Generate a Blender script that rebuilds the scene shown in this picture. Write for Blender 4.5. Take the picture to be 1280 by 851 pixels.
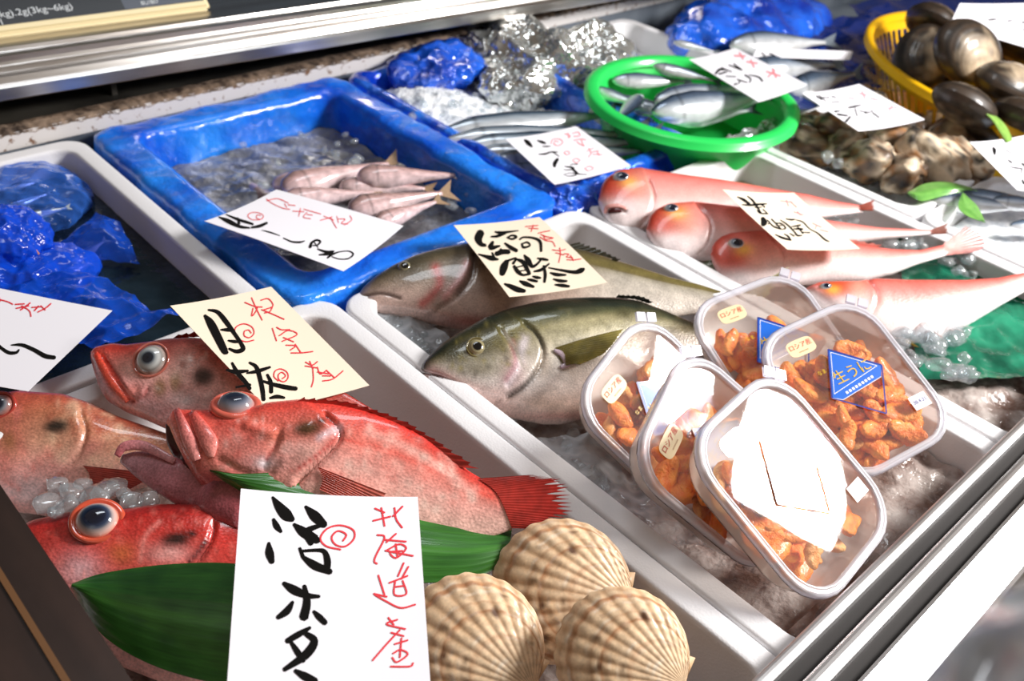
import bpy, bmesh, math, random
import numpy as np
from mathutils import Vector, Matrix, noise

# ------------------------------------------------------------------ camera
W_PX, H_PX = 1280.0, 851.0
CX, CY = 640.0, 425.5
VPX = np.array([2118.0, -290.0])      # vanishing point of the stall's length
VPY = np.array([-817.0, -610.0])      # vanishing point of the stall's depth
FPX = math.sqrt(-float(np.dot(VPX - (CX, CY), VPY - (CX, CY))))
def _cd(px, py):
    v = np.array([px - CX, -(py - CY), -FPX]); return v / np.linalg.norm(v)
_X = _cd(*VPX); _Y = _cd(*VPY); _Y = _Y - _X * _X.dot(_Y); _Y /= np.linalg.norm(_Y); _Z = np.cross(_X, _Y)
ROT = np.array([_X, _Y, _Z])
CAM = np.array([0.0, 0.0, 0.62])      # camera height above the box rims (z = 0)

scene = bpy.context.scene
for _o in list(bpy.data.objects): bpy.data.objects.remove(_o)
col = scene.collection
cd_ = bpy.data.cameras.new('camera'); cam = bpy.data.objects.new('camera', cd_); col.objects.link(cam)
cam.matrix_world = Matrix([[*ROT[i], CAM[i]] for i in range(3)] + [[0, 0, 0, 1]])
cd_.sensor_fit = 'HORIZONTAL'; cd_.sensor_width = 36.0; cd_.lens = FPX / W_PX * 36.0
cd_.clip_start = 0.02
cd_.dof.use_dof = True; cd_.dof.focus_distance = 0.80; cd_.dof.aperture_fstop = 7.0
scene.camera = cam

# ------------------------------------------------------------------ light
world = bpy.data.worlds.new('market_hall'); scene.world = world; world.use_nodes = True
_bg = world.node_tree.nodes['Background']; _bg.inputs[0].default_value = (1.0, 0.74, 0.54, 1); _bg.inputs[1].default_value = 0.15
def area(name, loc, target, size, power, color, size_y=None):
    l = bpy.data.lights.new(name, 'AREA'); l.energy = power; l.color = color; l.size = size
    if size_y: l.shape = 'RECTANGLE'; l.size_y = size_y
    o = bpy.data.objects.new(name, l); col.objects.link(o); o.location = loc
    o.rotation_euler = (Vector(target) - Vector(loc)).to_track_quat('-Z', 'Y').to_euler()
    return o
area('key_lamp', (2.03, -0.63, 1.30), (0.66, 0.42, 0.0), 0.58, 82, (1.0, 0.975, 0.95), 0.48)
area('ceiling_lamp', (1.0, 1.15, 2.2), (1.0, 0.9, 0), 1.4, 13, (0.88, 0.94, 1.0), 0.3)
vs = scene.view_settings
vs.view_transform = 'Standard'; vs.look = 'None'; vs.gamma = 1.0; vs.use_curve_mapping = False; vs.exposure = 0.10

# ------------------------------------------------------------------ pixel helpers
def ray(px, py): return ROT @ _cd(px, py)
def P(px, py, z=0.0):
    d = ray(px, py); return CAM + d * ((z - CAM[2]) / d[2])
def hit(px, py, o, n):
    d = ray(px, py); return CAM + d * (np.dot(np.asarray(o) - CAM, n) / d.dot(n))
def proj(p):
    q = (np.asarray(p) - CAM) @ ROT
    return CX + FPX * q[..., 0] / -q[..., 2], CY - FPX * q[..., 1] / -q[..., 2]
def zz(o, s, L): return [(o[0] + p[0] / s, o[1] + p[1] / s) + tuple(p[2:]) for p in L]
def unit(v): v = np.asarray(v, float); return v / np.linalg.norm(v)
rnd = random.Random(7)

# ------------------------------------------------------------------ object helpers
def tag(o, label=None, cat=None, group=None, kind=None):
    if label: o['label'] = label
    if cat: o['category'] = cat
    if group: o['group'] = group
    if kind: o['kind'] = kind
    return o
def empty(name, loc, label=None, cat=None, group=None, kind=None):
    o = bpy.data.objects.new(name, None); col.objects.link(o); o.location = Vector(loc); o.empty_display_size = .02
    return tag(o, label, cat, group, kind)
def mesh(name, verts, faces, smooth=True, cols=None, uvf=None):
    me = bpy.data.meshes.new(name)
    me.from_pydata([tuple(map(float, v)) for v in verts], [], [tuple(int(i) for i in f_) for f_ in faces])
    if smooth: me.polygons.foreach_set('use_smooth', [True] * len(me.polygons))
    if cols is not None:
        a = me.color_attributes.new('Col', 'FLOAT_COLOR', 'POINT')
        c4 = np.ones((len(verts), 4), np.float32); c4[:, :3] = cols
        a.data.foreach_set('color', c4.ravel())
    if uvf is not None:
        a = me.attributes.new('uvf', 'FLOAT_VECTOR', 'POINT'); a.data.foreach_set('vector', np.asarray(uvf, np.float32).ravel())
    me.update(); return me
def obj(name, me, mat=None, parent=None, loc=None, world_verts=True):
    """verts are world coordinates unless world_verts=False; the origin is moved to the parent's or to loc"""
    o = bpy.data.objects.new(name, me); col.objects.link(o)
    if mat is not None and len(me.materials) == 0: me.materials.append(mat)
    if parent is not None:
        o.parent = parent
        if world_verts:
            off = parent_world(parent)
            me.transform(Matrix.Translation(-off))
    elif world_verts:
        if loc is None:
            co = np.empty(len(me.vertices) * 3); me.vertices.foreach_get('co', co); co = co.reshape(-1, 3)
            loc = ((co[:, 0].min() + co[:, 0].max()) / 2, (co[:, 1].min() + co[:, 1].max()) / 2, co[:, 2].min())
        me.transform(Matrix.Translation(-Vector(loc))); o.location = Vector(loc)
    return o
def parent_world(p):
    v = Vector((0, 0, 0))
    while p is not None: v = v + p.location; p = p.parent
    return v
def grid_faces(n, m, wrap=False, off=0):
    F = []
    for i in range(n - 1):
        for j in range(m if wrap else m - 1):
            a = off + i * m + j; b = off + i * m + (j + 1) % m
            F.append((a, b, b + m, a + m))
    return F
def copy_tree(o, parent=None):
    c = o.copy(); col.objects.link(c); c.parent = parent
    for ch in list(o.children): copy_tree(ch, c)
    return c
def box_mesh(name, x0, x1, y0, y1, z0, z1, bev=0.0):
    bm = bmesh.new(); bmesh.ops.create_cube(bm, size=1)
    for v in bm.verts: v.co = Vector(((x0 + x1) / 2 + v.co.x * (x1 - x0), (y0 + y1) / 2 + v.co.y * (y1 - y0), (z0 + z1) / 2 + v.co.z * (z1 - z0)))
    if bev: bmesh.ops.bevel(bm, geom=bm.edges[:], offset=bev, segments=2, affect='EDGES')
    me = bpy.data.meshes.new(name); bm.to_mesh(me); bm.free(); return me
def text_mesh(txt, size, extrude=0.0):
    cu = bpy.data.curves.new('txt', 'FONT'); cu.body = txt; cu.size = size; cu.align_x = 'CENTER'; cu.align_y = 'CENTER'; cu.extrude = extrude
    cu.resolution_u = 3
    o = bpy.data.objects.new('txt', cu); col.objects.link(o)
    dg = bpy.context.evaluated_depsgraph_get()
    me = bpy.data.meshes.new_from_object(o.evaluated_get(dg)); bpy.data.objects.remove(o); bpy.data.curves.remove(cu)
    me.materials.clear(); return me
def crumple(p, s, seed=0.0):
    """faceted creases 0..1"""
    d, _ = noise.voronoi(Vector((p[0] * s + seed, p[1] * s - seed, p[2] * s + seed * .5)))
    return min(1.0, d[0] * 1.25)
def nz(p, s, seed=0.0): return noise.noise(Vector((p[0] * s + seed, p[1] * s + seed * .7, p[2] * s - seed)))
def catmull(pts, k=6):
    pts = np.asarray(pts, float)
    if len(pts) < 3:
        return np.array([pts[0] + (pts[-1] - pts[0]) * i / k for i in range(k + 1)])
    Q = np.vstack([2 * pts[0] - pts[1], pts, 2 * pts[-1] - pts[-2]]); out = []
    for i in range(1, len(Q) - 2):
        p0, p1, p2, p3 = Q[i - 1], Q[i], Q[i + 1], Q[i + 2]
        for j in range(k):
            t = j / k
            out.append(.5 * ((2 * p1) + (-p0 + p2) * t + (2 * p0 - 5 * p1 + 4 * p2 - p3) * t * t + (-p0 + 3 * p1 - 3 * p2 + p3) * t ** 3))
    out.append(Q[-2]); return np.array(out)

# ------------------------------------------------------------------ materials
def lin(h):
    h = h.lstrip('#'); r = []
    for i in (0, 2, 4):
        c = int(h[i:i + 2], 16) / 255.0; r.append(c / 12.92 if c <= .04045 else ((c + .055) / 1.055) ** 2.4)
    return np.array(r)
def L4(h): return (*lin(h), 1.0)
def mat(name, base='#808080', rough=.5, metal=0.0, coat=0.0, trans=0.0, ior=1.45, sss=0.0, spec=.5, coat_rough=.05):
    m = bpy.data.materials.new(name); m.use_nodes = True
    b = m.node_tree.nodes['Principled BSDF']
    b.inputs['Base Color'].default_value = L4(base); b.inputs['Roughness'].default_value = rough
    b.inputs['Metallic'].default_value = metal; b.inputs['Coat Weight'].default_value = coat; b.inputs['Coat Roughness'].default_value = coat_rough
    b.inputs['Transmission Weight'].default_value = trans; b.inputs['IOR'].default_value = ior
    b.inputs['Specular IOR Level'].default_value = spec
    return m
def N(m, t, **kw):
    n = m.node_tree.nodes.new(t)
    for k, v in kw.items(): setattr(n, k, v)
    return n
def LK(m, a, b): m.node_tree.links.new(a, b)
def BS(m): return m.node_tree.nodes['Principled BSDF']
def noise_color(m, c1, c2, scale, detail=3, p1=.35, p2=.65, coord='Object', stretch=None):
    tc = N(m, 'ShaderNodeTexCoord'); n = N(m, 'ShaderNodeTexNoise'); r = N(m, 'ShaderNodeValToRGB')
    n.inputs['Scale'].default_value = scale; n.inputs['Detail'].default_value = detail
    src = tc.outputs[coord]
    if stretch:
        mp = N(m, 'ShaderNodeMapping'); mp.inputs['Scale'].default_value = stretch; LK(m, src, mp.inputs[0]); src = mp.outputs[0]
    LK(m, src, n.inputs['Vector']); LK(m, n.outputs['Fac'], r.inputs[0])
    r.color_ramp.elements[0].position = p1; r.color_ramp.elements[1].position = p2
    r.color_ramp.elements[0].color = L4(c1); r.color_ramp.elements[1].color = L4(c2)
    LK(m, r.outputs[0], BS(m).inputs['Base Color']); return n
def bump(m, scale, strength, dist=.001, kind='noise', detail=3, coord='Object', stretch=None):
    tc = N(m, 'ShaderNodeTexCoord'); src = tc.outputs[coord]
    if stretch:
        mp = N(m, 'ShaderNodeMapping'); mp.inputs['Scale'].default_value = stretch; LK(m, src, mp.inputs[0]); src = mp.outputs[0]
    if kind == 'noise':
        n = N(m, 'ShaderNodeTexNoise'); n.inputs['Detail'].default_value = detail; out = n.outputs['Fac']
    else:
        n = N(m, 'ShaderNodeTexVoronoi'); out = n.outputs['Distance']
    n.inputs['Scale'].default_value = scale; LK(m, src, n.inputs['Vector'])
    b = N(m, 'ShaderNodeBump'); b.inputs['Strength'].default_value = strength; b.inputs['Distance'].default_value = dist
    LK(m, out, b.inputs['Height']); LK(m, b.outputs[0], BS(m).inputs['Normal']); return b
def film(name, color, alpha, rough=.12, bump_scale=0, bump_str=.3):
    """plastic film: clear part + coloured sheet with gloss"""
    m = mat(name, color, rough, coat=.6)
    out = m.node_tree.nodes['Material Output']; tr = N(m, 'ShaderNodeBsdfTransparent'); tr.inputs[0].default_value = (*np.minimum(1, lin(color) * .6 + .4), 1)
    mx = N(m, 'ShaderNodeMixShader'); lw = N(m, 'ShaderNodeLayerWeight'); lw.inputs[0].default_value = .35
    ma = N(m, 'ShaderNodeMath', operation='MULTIPLY_ADD'); ma.inputs[1].default_value = 1 - alpha; ma.inputs[2].default_value = alpha
    LK(m, lw.outputs['Facing'], ma.inputs[0]); LK(m, ma.outputs[0], mx.inputs[0])
    LK(m, tr.outputs[0], mx.inputs[1]); LK(m, BS(m).outputs[0], mx.inputs[2]); LK(m, mx.outputs[0], out.inputs[0])
    if bump_scale: bump(m, bump_scale, bump_str, .004)
    return m

M = {}
m = M['foam'] = mat('styrofoam', '#e9e8ea', .55); bump(m, 420, .25, .0006, 'vor')
m = M['steel'] = mat('brushed_steel', '#c9c6c4', .28, 1.0); noise_color(m, '#b3aca6', '#dcdad8', 9, 5, .3, .7, stretch=(.25, 6, 6)); bump(m, 60, .12, .0004, stretch=(.02, 8, 8))
m = M['steel2'] = mat('rail_steel', '#f0eff0', .36, 1.0); noise_color(m, '#dcd9d8', '#f6f6f8', 12, 5, .3, .7)
m = M['groove'] = mat('rail_groove', '#1a1412', .6)  # near-black stands in for the shade and dark reflections in the grooves
m = M['case_in'] = mat('case_liner', '#7d8794', .4, .4); noise_color(m, '#5f6873', '#97a0ab', 6)
m = M['ledge'] = mat('painted_ledge', '#d9d4d2', .5)
n_ = noise_color(m, '#7d5a40', '#dcd8d6', 70, 8, .34, .42)
m = M['ledge_dirt'] = mat('grimy_edge', '#5b4637', .8); noise_color(m, '#33261d', '#98816d', 55, 8, .35, .68); bump(m, 90, .8, .004)
m = M['dark'] = mat('dark_worktop', '#262420', .55); noise_color(m, '#171512', '#3a3731', 12, 6)
m = M['post'] = mat('dark_end_panel', '#2c1f1a', .38); noise_color(m, '#1c1411', '#3c2b24', 14, 5, stretch=(1, .2, 1)); bump(m, 30, .2, .001)
m = M['cream'] = mat('cream_plastic', '#efdfb2', .4)
m = M['panel'] = mat('scale_panel', '#0d1016', .3)
m = M['panel2'] = mat('scale_panel_grey', '#474c58', .3)
m = M['white_print'] = mat('white_print', '#d8dde0', .5)
m = M['paper'] = mat('white_paper', '#f1eff6', .75)
m = M['cream_paper'] = mat('cream_paper', '#f5e6d0', .75)
m = M['ink'] = mat('black_ink', '#0d0b0a', .85, spec=.15)
m = M['red_ink'] = mat('red_ink', '#e3333f', .6)
m = M['pink_ink'] = mat('faded_red_ink', '#f08a92', .6)
m = M['blue_liner'] = mat('blue_film_liner', '#0a5fe0', .2, coat=.5); noise_color(m, '#0a55d6', '#2a92ff', 9, 4, .35, .7); bump(m, 34, .9, .007, detail=6)
m = M['blue_foil'] = mat('blue_foil', '#0f3fc0', .16, .25, coat=.8); noise_color(m, '#0c3cc0', '#2f86ff', 14, 4); bump(m, 60, .9, .006)
M['blue_film'] = film('blue_bag_film', '#1258e0', .30, .12, 40, .5)
M['thin_film'] = film('thin_bag_film', '#3d7be8', .12, .1, 40, .5)
M['blue_film2'] = film('blue_bag_film_dense', '#1252e4', .55, .15, 60, .6)
M['clear_film'] = film('clear_film', '#dfe4ea', .16, .08, 40, .4)
m = M['silver'] = mat('silver_film', '#d6d9d7', .12, .8); bump(m, 75, 1.0, .008, detail=1)
m = M['lid'] = None
m = M['water'] = mat('dark_water', '#0c1418', .06, coat=.3); noise_color(m, '#05090c', '#1b2a33', 12, 5); bump(m, 55, .35, .004, detail=2)
m = M['slush'] = mat('ice_slush', '#8e9096', .1, coat=.4); noise_color(m, '#3a3b40', '#8f9096', 14, 6, .35, .72); bump(m, 70, .8, .006, detail=4)
m = M['snow'] = mat('crushed_ice', '#dde3ea', .3); noise_color(m, '#c2cad4', '#fafcff', 60, 5, .3, .6); bump(m, 150, .9, .004, detail=4)
m = M['bed'] = mat('wet_ice_bed', '#a5968f', .12, coat=.4); noise_color(m, '#6f564d', '#c6bbb5', 30, 6, .35, .66); bump(m, 80, .8, .006, detail=4)
def clear_mat(name, tint, body, rough, ior=1.3, white='#f4f6f8'):
    """ice, lid: transparent with fresnel gloss and a little milky body"""
    m = bpy.data.materials.new(name); m.use_nodes = True; nt = m.node_tree; nt.nodes.remove(BS(m)); out = nt.nodes['Material Output']
    tr = N(m, 'ShaderNodeBsdfTransparent'); tr.inputs[0].default_value = L4(tint)
    df = N(m, 'ShaderNodeBsdfPrincipled'); df.inputs['Base Color'].default_value = L4(white); df.inputs['Roughness'].default_value = .5
    m1 = N(m, 'ShaderNodeMixShader'); m1.inputs[0].default_value = body; LK(m, tr.outputs[0], m1.inputs[1]); LK(m, df.outputs[0], m1.inputs[2])
    gl = N(m, 'ShaderNodeBsdfGlossy'); gl.inputs['Roughness'].default_value = rough
    lw = N(m, 'ShaderNodeLayerWeight'); lw.inputs[0].default_value = .5; pw = N(m, 'ShaderNodeMath', operation='POWER'); pw.inputs[1].default_value = 4.0; LK(m, lw.outputs['Facing'], pw.inputs[0])
    f0 = ((ior - 1) / (ior + 1)) ** 2; fr = N(m, 'ShaderNodeMath', operation='MULTIPLY_ADD'); fr.inputs[1].default_value = 1 - f0; fr.inputs[2].default_value = f0; LK(m, pw.outputs[0], fr.inputs[0])
    m2 = N(m, 'ShaderNodeMixShader'); LK(m, fr.outputs[0], m2.inputs[0]); LK(m, m1.outputs[0], m2.inputs[1]); LK(m, gl.outputs[0], m2.inputs[2])
    LK(m, m2.outputs[0], out.inputs[0]); return m
M['lid'] = clear_mat('clear_lid', '#fbf9f8', .05, .035, 1.5)
M['frost'] = clear_mat('frosted_tub', '#f6f0ea', .55, .2, 1.45, '#f6efe8')
M['rim'] = clear_mat('frosted_rim', '#eeeef6', .5, .12, 1.5, '#eeeef6')
M['ice'] = clear_mat('ice', '#f2f6f8', .15, .05, 1.65, '#f0f4f6')
m = M['brine'] = clear_mat('urchin_brine', '#d8803a', .18, .03, 1.33, '#b4561a')
m = M['green_basket'] = mat('green_plastic', '#2ad45e', .32, coat=.2)
m = M['yellow_basket'] = mat('yellow_plastic', '#f2b90a', .35, coat=.2)
m = M['green_sheet'] = mat('green_sheet', '#0f6a4e', .18, coat=.5); noise_color(m, '#0a4a38', '#2a8a6a', 18, 4); bump(m, 40, .5, .005)
m = M['rubber'] = mat('orange_rubber_band', '#c9852f', .5)
m = M['st_cream'] = mat('origin_sticker', '#f6e3b4', .4, coat=1.0, coat_rough=.035)
m = M['st_red'] = mat('sticker_red', '#d0342c', .5)
m = M['st_dark'] = mat('sticker_brown', '#a05a28', .5)
m = M['st_blue'] = mat('blue_sticker', '#1569d6', .3, coat=1.0, coat_rough=.035)
m = M['st_navy'] = mat('navy_line', '#1c2f8c', .3, coat=1.0, coat_rough=.035)
m = M['st_gold'] = mat('gold_print', '#e3b920', .3, coat=1.0, coat_rough=.035)
m = M['st_white'] = mat('white_sticker', '#f0eef2', .5)
M['bag_blue'] = mat('blue_bag', '#0c44cc', .14, .1, coat=.8); noise_color(M['bag_blue'], '#08309c', '#1c6cf0', 12, 4); bump(M['bag_blue'], 48, 1.0, .008, detail=3)
m = M['roe'] = mat('urchin_roe', '#ff8a1c', .48, coat=.12); noise_color(m, '#f2700c', '#ffa238', 90, 5); bump(m, 420, .8, .002)
m = M['roe2'] = mat('pale_urchin_roe', '#f0a04a', .48, coat=.12); noise_color(m, '#e0842c', '#f8bc74', 90, 5); bump(m, 420, .8, .002)

def vcol_mat(name, rough=.3, coat=.6, var=.25, nscale=60, scales=0, scale_str=.4, metal=0.0, attr='uvf', coat_rough=.08, grain=.28):
    """pigment, with some painted shade, comes from the Col attribute; noise and scale relief on top"""
    m = mat(name, '#808080', rough, metal, coat=coat, coat_rough=coat_rough)
    a = N(m, 'ShaderNodeAttribute', attribute_name='Col'); u = N(m, 'ShaderNodeAttribute', attribute_name=attr)
    n = N(m, 'ShaderNodeTexNoise'); n.inputs['Scale'].default_value = nscale; n.inputs['Detail'].default_value = 6
    LK(m, u.outputs['Vector'], n.inputs['Vector'])
    mr = N(m, 'ShaderNodeMapRange'); mr.inputs[1].default_value = .3; mr.inputs[2].default_value = .7; mr.inputs[3].default_value = 1 - var; mr.inputs[4].default_value = 1 + var
    LK(m, n.outputs['Fac'], mr.inputs[0])
    mx = N(m, 'ShaderNodeMix', data_type='RGBA', blend_type='MULTIPLY'); mx.inputs[0].default_value = 1
    cb = N(m, 'ShaderNodeCombineColor')
    for i in range(3): LK(m, mr.outputs[0], cb.inputs[i])
    LK(m, a.outputs['Color'], mx.inputs[6]); LK(m, cb.outputs[0], mx.inputs[7]); last = mx.outputs[2]
    if scales > 150:
        n2 = N(m, 'ShaderNodeTexNoise'); n2.inputs['Scale'].default_value = scales * 1.3; n2.inputs['Detail'].default_value = 2; LK(m, u.outputs['Vector'], n2.inputs['Vector'])
        m3 = N(m, 'ShaderNodeMapRange'); m3.inputs[1].default_value = .32; m3.inputs[2].default_value = .68; m3.inputs[3].default_value = 1 - grain; m3.inputs[4].default_value = 1 + grain
        LK(m, n2.outputs['Fac'], m3.inputs[0]); mg = N(m, 'ShaderNodeVectorMath', operation='SCALE'); LK(m, last, mg.inputs[0]); LK(m, m3.outputs[0], mg.inputs['Scale']); last = mg.outputs[0]
    LK(m, last, BS(m).inputs['Base Color'])
    if scales:
        v = N(m, 'ShaderNodeTexVoronoi'); v.inputs['Scale'].default_value = scales; LK(m, u.outputs['Vector'], v.inputs['Vector'])
        b = N(m, 'ShaderNodeBump'); b.inputs['Strength'].default_value = scale_str; b.inputs['Distance'].default_value = .0012
        LK(m, v.outputs['Distance'], b.inputs['Height']); LK(m, b.outputs[0], BS(m).inputs['Normal'])
    return m
M['red_skin'] = vcol_mat('red_fish_skin', .32, .6, .2, 90, 420, .22, grain=.2, coat_rough=.06)
M['jack_skin'] = vcol_mat('silver_fish_skin', .28, .6, .22, 70, 560, .2, .1, grain=.2, coat_rough=.06)
M['pink_skin'] = vcol_mat('pink_fish_skin', .36, .4, .1, 60, 380, .12, grain=.08)
M['small_skin'] = vcol_mat('small_fish_skin', .22, .6, .15, 12, 0, 0, .35)
M['pink_small'] = vcol_mat('pink_small_skin', .25, .7, .3, 14, 0, 0, 0)
M['fin'] = vcol_mat('fin_membrane', .4, .4, .25, 120)
M['eye'] = vcol_mat('fish_eye', .12, 1.0, .05, 60, coat_rough=.02)
M['shell'] = vcol_mat('scallop_shell', .5, .15, .18, 70, 160, .15, grain=.14)
M['clam'] = vcol_mat('clam_shell', .48, .25, .25, 50, 0)
M['oyster'] = vcol_mat('oyster_shell', .6, .2, .2, 22, 40, .35)
M['leaf'] = vcol_mat('green_leaf', .32, .4, .2, 40)

# ================================================================== the display case
def rrect(x0, x1, y0, y1, r, n=8, seg=0.0):
    pts = []
    r = max(r, 1e-4)
    for cx, cy, a0 in ((x1 - r, y1 - r, 0), (x0 + r, y1 - r, 90), (x0 + r, y0 + r, 180), (x1 - r, y0 + r, 270)):
        for i in range(n): a = math.radians(a0 + 90 * i / (n - 1)); pts.append((cx + r * math.cos(a), cy + r * math.sin(a)))
    if not seg: return pts
    out = []
    for i in range(len(pts)):
        a = np.array(pts[i]); b = np.array(pts[(i + 1) % len(pts)]); k = max(1, int(np.linalg.norm(b - a) / seg))
        for j in range(k): out.append(tuple(a + (b - a) * j / k))
    return out
def tub(name, x0, x1, y0, y1, profile, r, material, parent=None, disp=None, n=8, seg=0.0, cap=True, capin=True):
    """loft of rounded rectangles; profile = [(inset, z)] from the outside foot over the rim to the inside floor"""
    base = rrect(0, 1, 0, 1, .1, n)
    rings = []
    nseg = seg
    ref = rrect(x0, x1, y0, y1, r, n, seg); m_ = len(ref)
    # inset by scaling towards the centre with corner-aware shrink
    cx, cy = (x0 + x1) / 2, (y0 + y1) / 2
    for ins, z in profile:
        sx = ((x1 - x0) / 2 - ins) / ((x1 - x0) / 2); sy = ((y1 - y0) / 2 - ins) / ((y1 - y0) / 2)
        for (x, y) in ref: rings.append((cx + (x - cx) * sx, cy + (y - cy) * sy, z))
    V = rings; F = grid_faces(len(profile), m_, True)
    if cap: F.append(tuple(range(m_))[::-1])
    if capin: F.append(tuple((len(profile) - 1) * m_ + i for i in range(m_)))
    if disp: V = [disp(v, i) for i, v in enumerate(V)]
    return mesh(name, V, F)
def foam_box(x0, x1, y0, y1, label, z0=-.13, wall=.024, r=.03, zt=0.0, fl=.02):
    prof = [(.006, z0), (0, z0 + .006), (0, zt - .006), (.0004, zt - .002), (.002, zt - .0004), (.004, zt), (wall - .004, zt), (wall - .0015, zt - .0005), (wall - .0002, zt - .002), (wall + .0005, zt - .006), (wall + .008, z0 + fl + .012), (wall + .016, z0 + fl)]
    o = obj('styrofoam_box', tub('styrofoam_box', x0, x1, y0, y1, prof, r, None), M['foam'])
    return tag(o, label, 'box', 'white styrofoam boxes')

# case shell
shell = obj('floor', box_mesh('floor', -.35, 3.4, .10, 1.40, -.17, -.132), M['case_in']); tag(shell, kind='structure')
wb = obj('wall_back', box_mesh('wall_back', -.35, 3.4, 1.322, 1.36, -.16, .001), M['case_in']); tag(wb, kind='structure')
lg = obj('trim_1', box_mesh('trim_1', -.35, 3.4, 1.316, 1.345, -.004, .020, .002), M['ledge']); tag(lg, kind='structure')
# grimy edge of the ledge: irregular crust
def strip(x0, x1, n, f):
    V = []; 
    for i in range(n):
        x = x0 + (x1 - x0) * i / (n - 1); V += f(x)
    return V, len(f(x0))
def crust(x):
    a = .003 * nz((x, 0, 0), 60) + .002 * nz((x, 3, 0), 220)
    return [(x, 1.3155 + a * .3, .0175 + a), (x, 1.322, .0235 + a), (x, 1.338, .024 + a * .6), (x, 1.348, .0215)]
V, k = strip(-.3, 3.2, 1400, crust)
o = obj('trim_2', mesh('trim_2', V, grid_faces(1400, k)), M['ledge_dirt']); tag(o, kind='structure')
o = obj('worktop', box_mesh('worktop', -.6, 3.6, 1.345, 2.1, -.02, .021), M['dark']); tag(o, kind='structure')
o['label'] = 'dark worktop in the gap behind the grimy ledge'
hall = obj('wall_hall', box_mesh('wall_hall', -1.5, 5.5, 2.6, 2.65, -1.0, 2.2), mat('hall_wall', '#3c4a58', .7)); tag(hall, kind='structure')
gf = obj('floor_hall', box_mesh('floor_hall', -2, 6, -2.0, 2.6, -1.02, -.98), mat('hall_floor', '#4a443e', .5)); tag(gf, kind='structure')
o = obj('wall_front', box_mesh('wall_front', -.35, 3.4, .085, .098, -.95, -.06), M['steel']); tag(o, kind='structure')

# steel shelf over the back of the case, slightly skewed to it
TH = math.radians(-4.72); SO = np.array([.36, 1.335, 0.0])
def sh(x, y, z): return (SO[0] + x * math.cos(TH) - y * math.sin(TH), SO[1] + x * math.sin(TH) + y * math.cos(TH), z)
prof = [(.30, .058), (.002, .058), (0, .060), (0, .076), (.004, .0785), (.010, .0785), (.012, .082), (.014, .086), (.030, .087), (.032, .090), (.034, .0925), (.040, .0925), (.042, .096), (.043, .103), (.060, .104), (.062, .108), (.075, .109), (.45, .112), (.45, .058)]
shelf = empty('steel_shelf', sh(.6, .2, .058), 'ribbed stainless steel shelf above the back of the case', 'shelf')
V = []
for x in np.linspace(-.8, 3.2, 9): V += [sh(x, y, z) for y, z in prof]
o = obj('rib_profile', mesh('rib_profile', V, grid_faces(9, len(prof)), smooth=False), M['steel'], shelf)
o = obj('bracket', box_mesh('bracket', *(lambda c: (c[0] - .004, c[0] + .004, c[1], c[1] + .10, .0215, .058))(P(143, 112, .03))), M['dark'], shelf)

# weighing scale standing on the shelf
sc = empty('weighing_scale', sh(.02, .14, .11), 'cream weighing scale with black display panel on the steel shelf', 'scale')
def shl(px, py, y0, tilt):      # pixel on the slanted front face of the scale
    o_ = np.array(sh(0, y0, .109)); n_ = np.array(sh(0, -math.cos(tilt), 0)) - np.array(sh(0, 0, 0)); n_ = unit(n_ + np.array([0, 0, math.sin(tilt)]))
    return o_, n_
so, sn = shl(0, 0, .078, math.radians(55))
dx = unit(np.array(sh(1, 0, 0)) - np.array(sh(0, 0, 0))); dy = np.cross(sn, dx)
rb = hit(265, 9, so, sn); rb_u = (rb - so).dot(dx)
def sp(u, v, d=0.0): return so + dx * u + dy * v + sn * d
u1 = rb_u; u0 = u1 - .52; vb = (rb - so).dot(dy)
def slab(name, ua, ub, va, vb_, d0, d1, material, parent, bev=.0):
    c_ = [sp(ua, va, d0), sp(ub, va, d0), sp(ub, vb_, d0), sp(ua, vb_, d0), sp(ua, va, d1), sp(ub, va, d1), sp(ub, vb_, d1), sp(ua, vb_, d1)]
    me = mesh(name, c_, [(3, 2, 1, 0), (4, 5, 6, 7), (0, 1, 5, 4), (1, 2, 6, 5), (2, 3, 7, 6), (3, 0, 4, 7)], smooth=False)
    if bev:
        bm = bmesh.new(); bm.from_mesh(me); bmesh.ops.bevel(bm, geom=bm.edges[:], offset=bev, segments=3, affect='EDGES'); bm.to_mesh(me); bm.free()
    return obj(name, me, material, parent)
slab('housing', u0, u1, vb, vb + .16, -.016, .0, M['cream'], sc, .006)
slab('panel', u0 + .01, u1 - .008, vb + .014, vb + .15, .0002, .0014, M['panel2'], sc)
a = hit(160, 20, so, sn); ua = (a - so).dot(dx)
slab('display', u0 + .012, ua, vb + .015, vb + .062, .0014, .002, M['panel'], sc)
def put_text(name, txt, size, c3, ex, ey, material, parent, lift=.0005, sx=1.0, cols=None):
    me = text_mesh(txt, size); ez = np.cross(ex, ey)
    co = np.empty(len(me.vertices) * 3); me.vertices.foreach_get('co', co); co = co.reshape(-1, 3)
    w = np.asarray(c3)[None] + co[:, :1] * sx * np.asarray(ex) + co[:, 1:2] * np.asarray(ey) + lift * ez
    me.vertices.foreach_set('co', w.ravel()); me.update()
    return obj(name, me, material, parent)
tpos = hit(38, 15, so, sn)
put_text('lettering', '~3kg).2g(3kg~6kg)', .0155, tpos, dx, dy, M['white_print'], sc, .0024, 1.0)
put_text('lettering', 'l', .0155, hit(2, 29, so, sn), dx, dy, M['white_print'], sc, .0024)
put_text('lettering', '8U/8I7', .010, hit(187, 4, so, sn), dx, dy, M['white_print'], sc, .0018)

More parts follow.
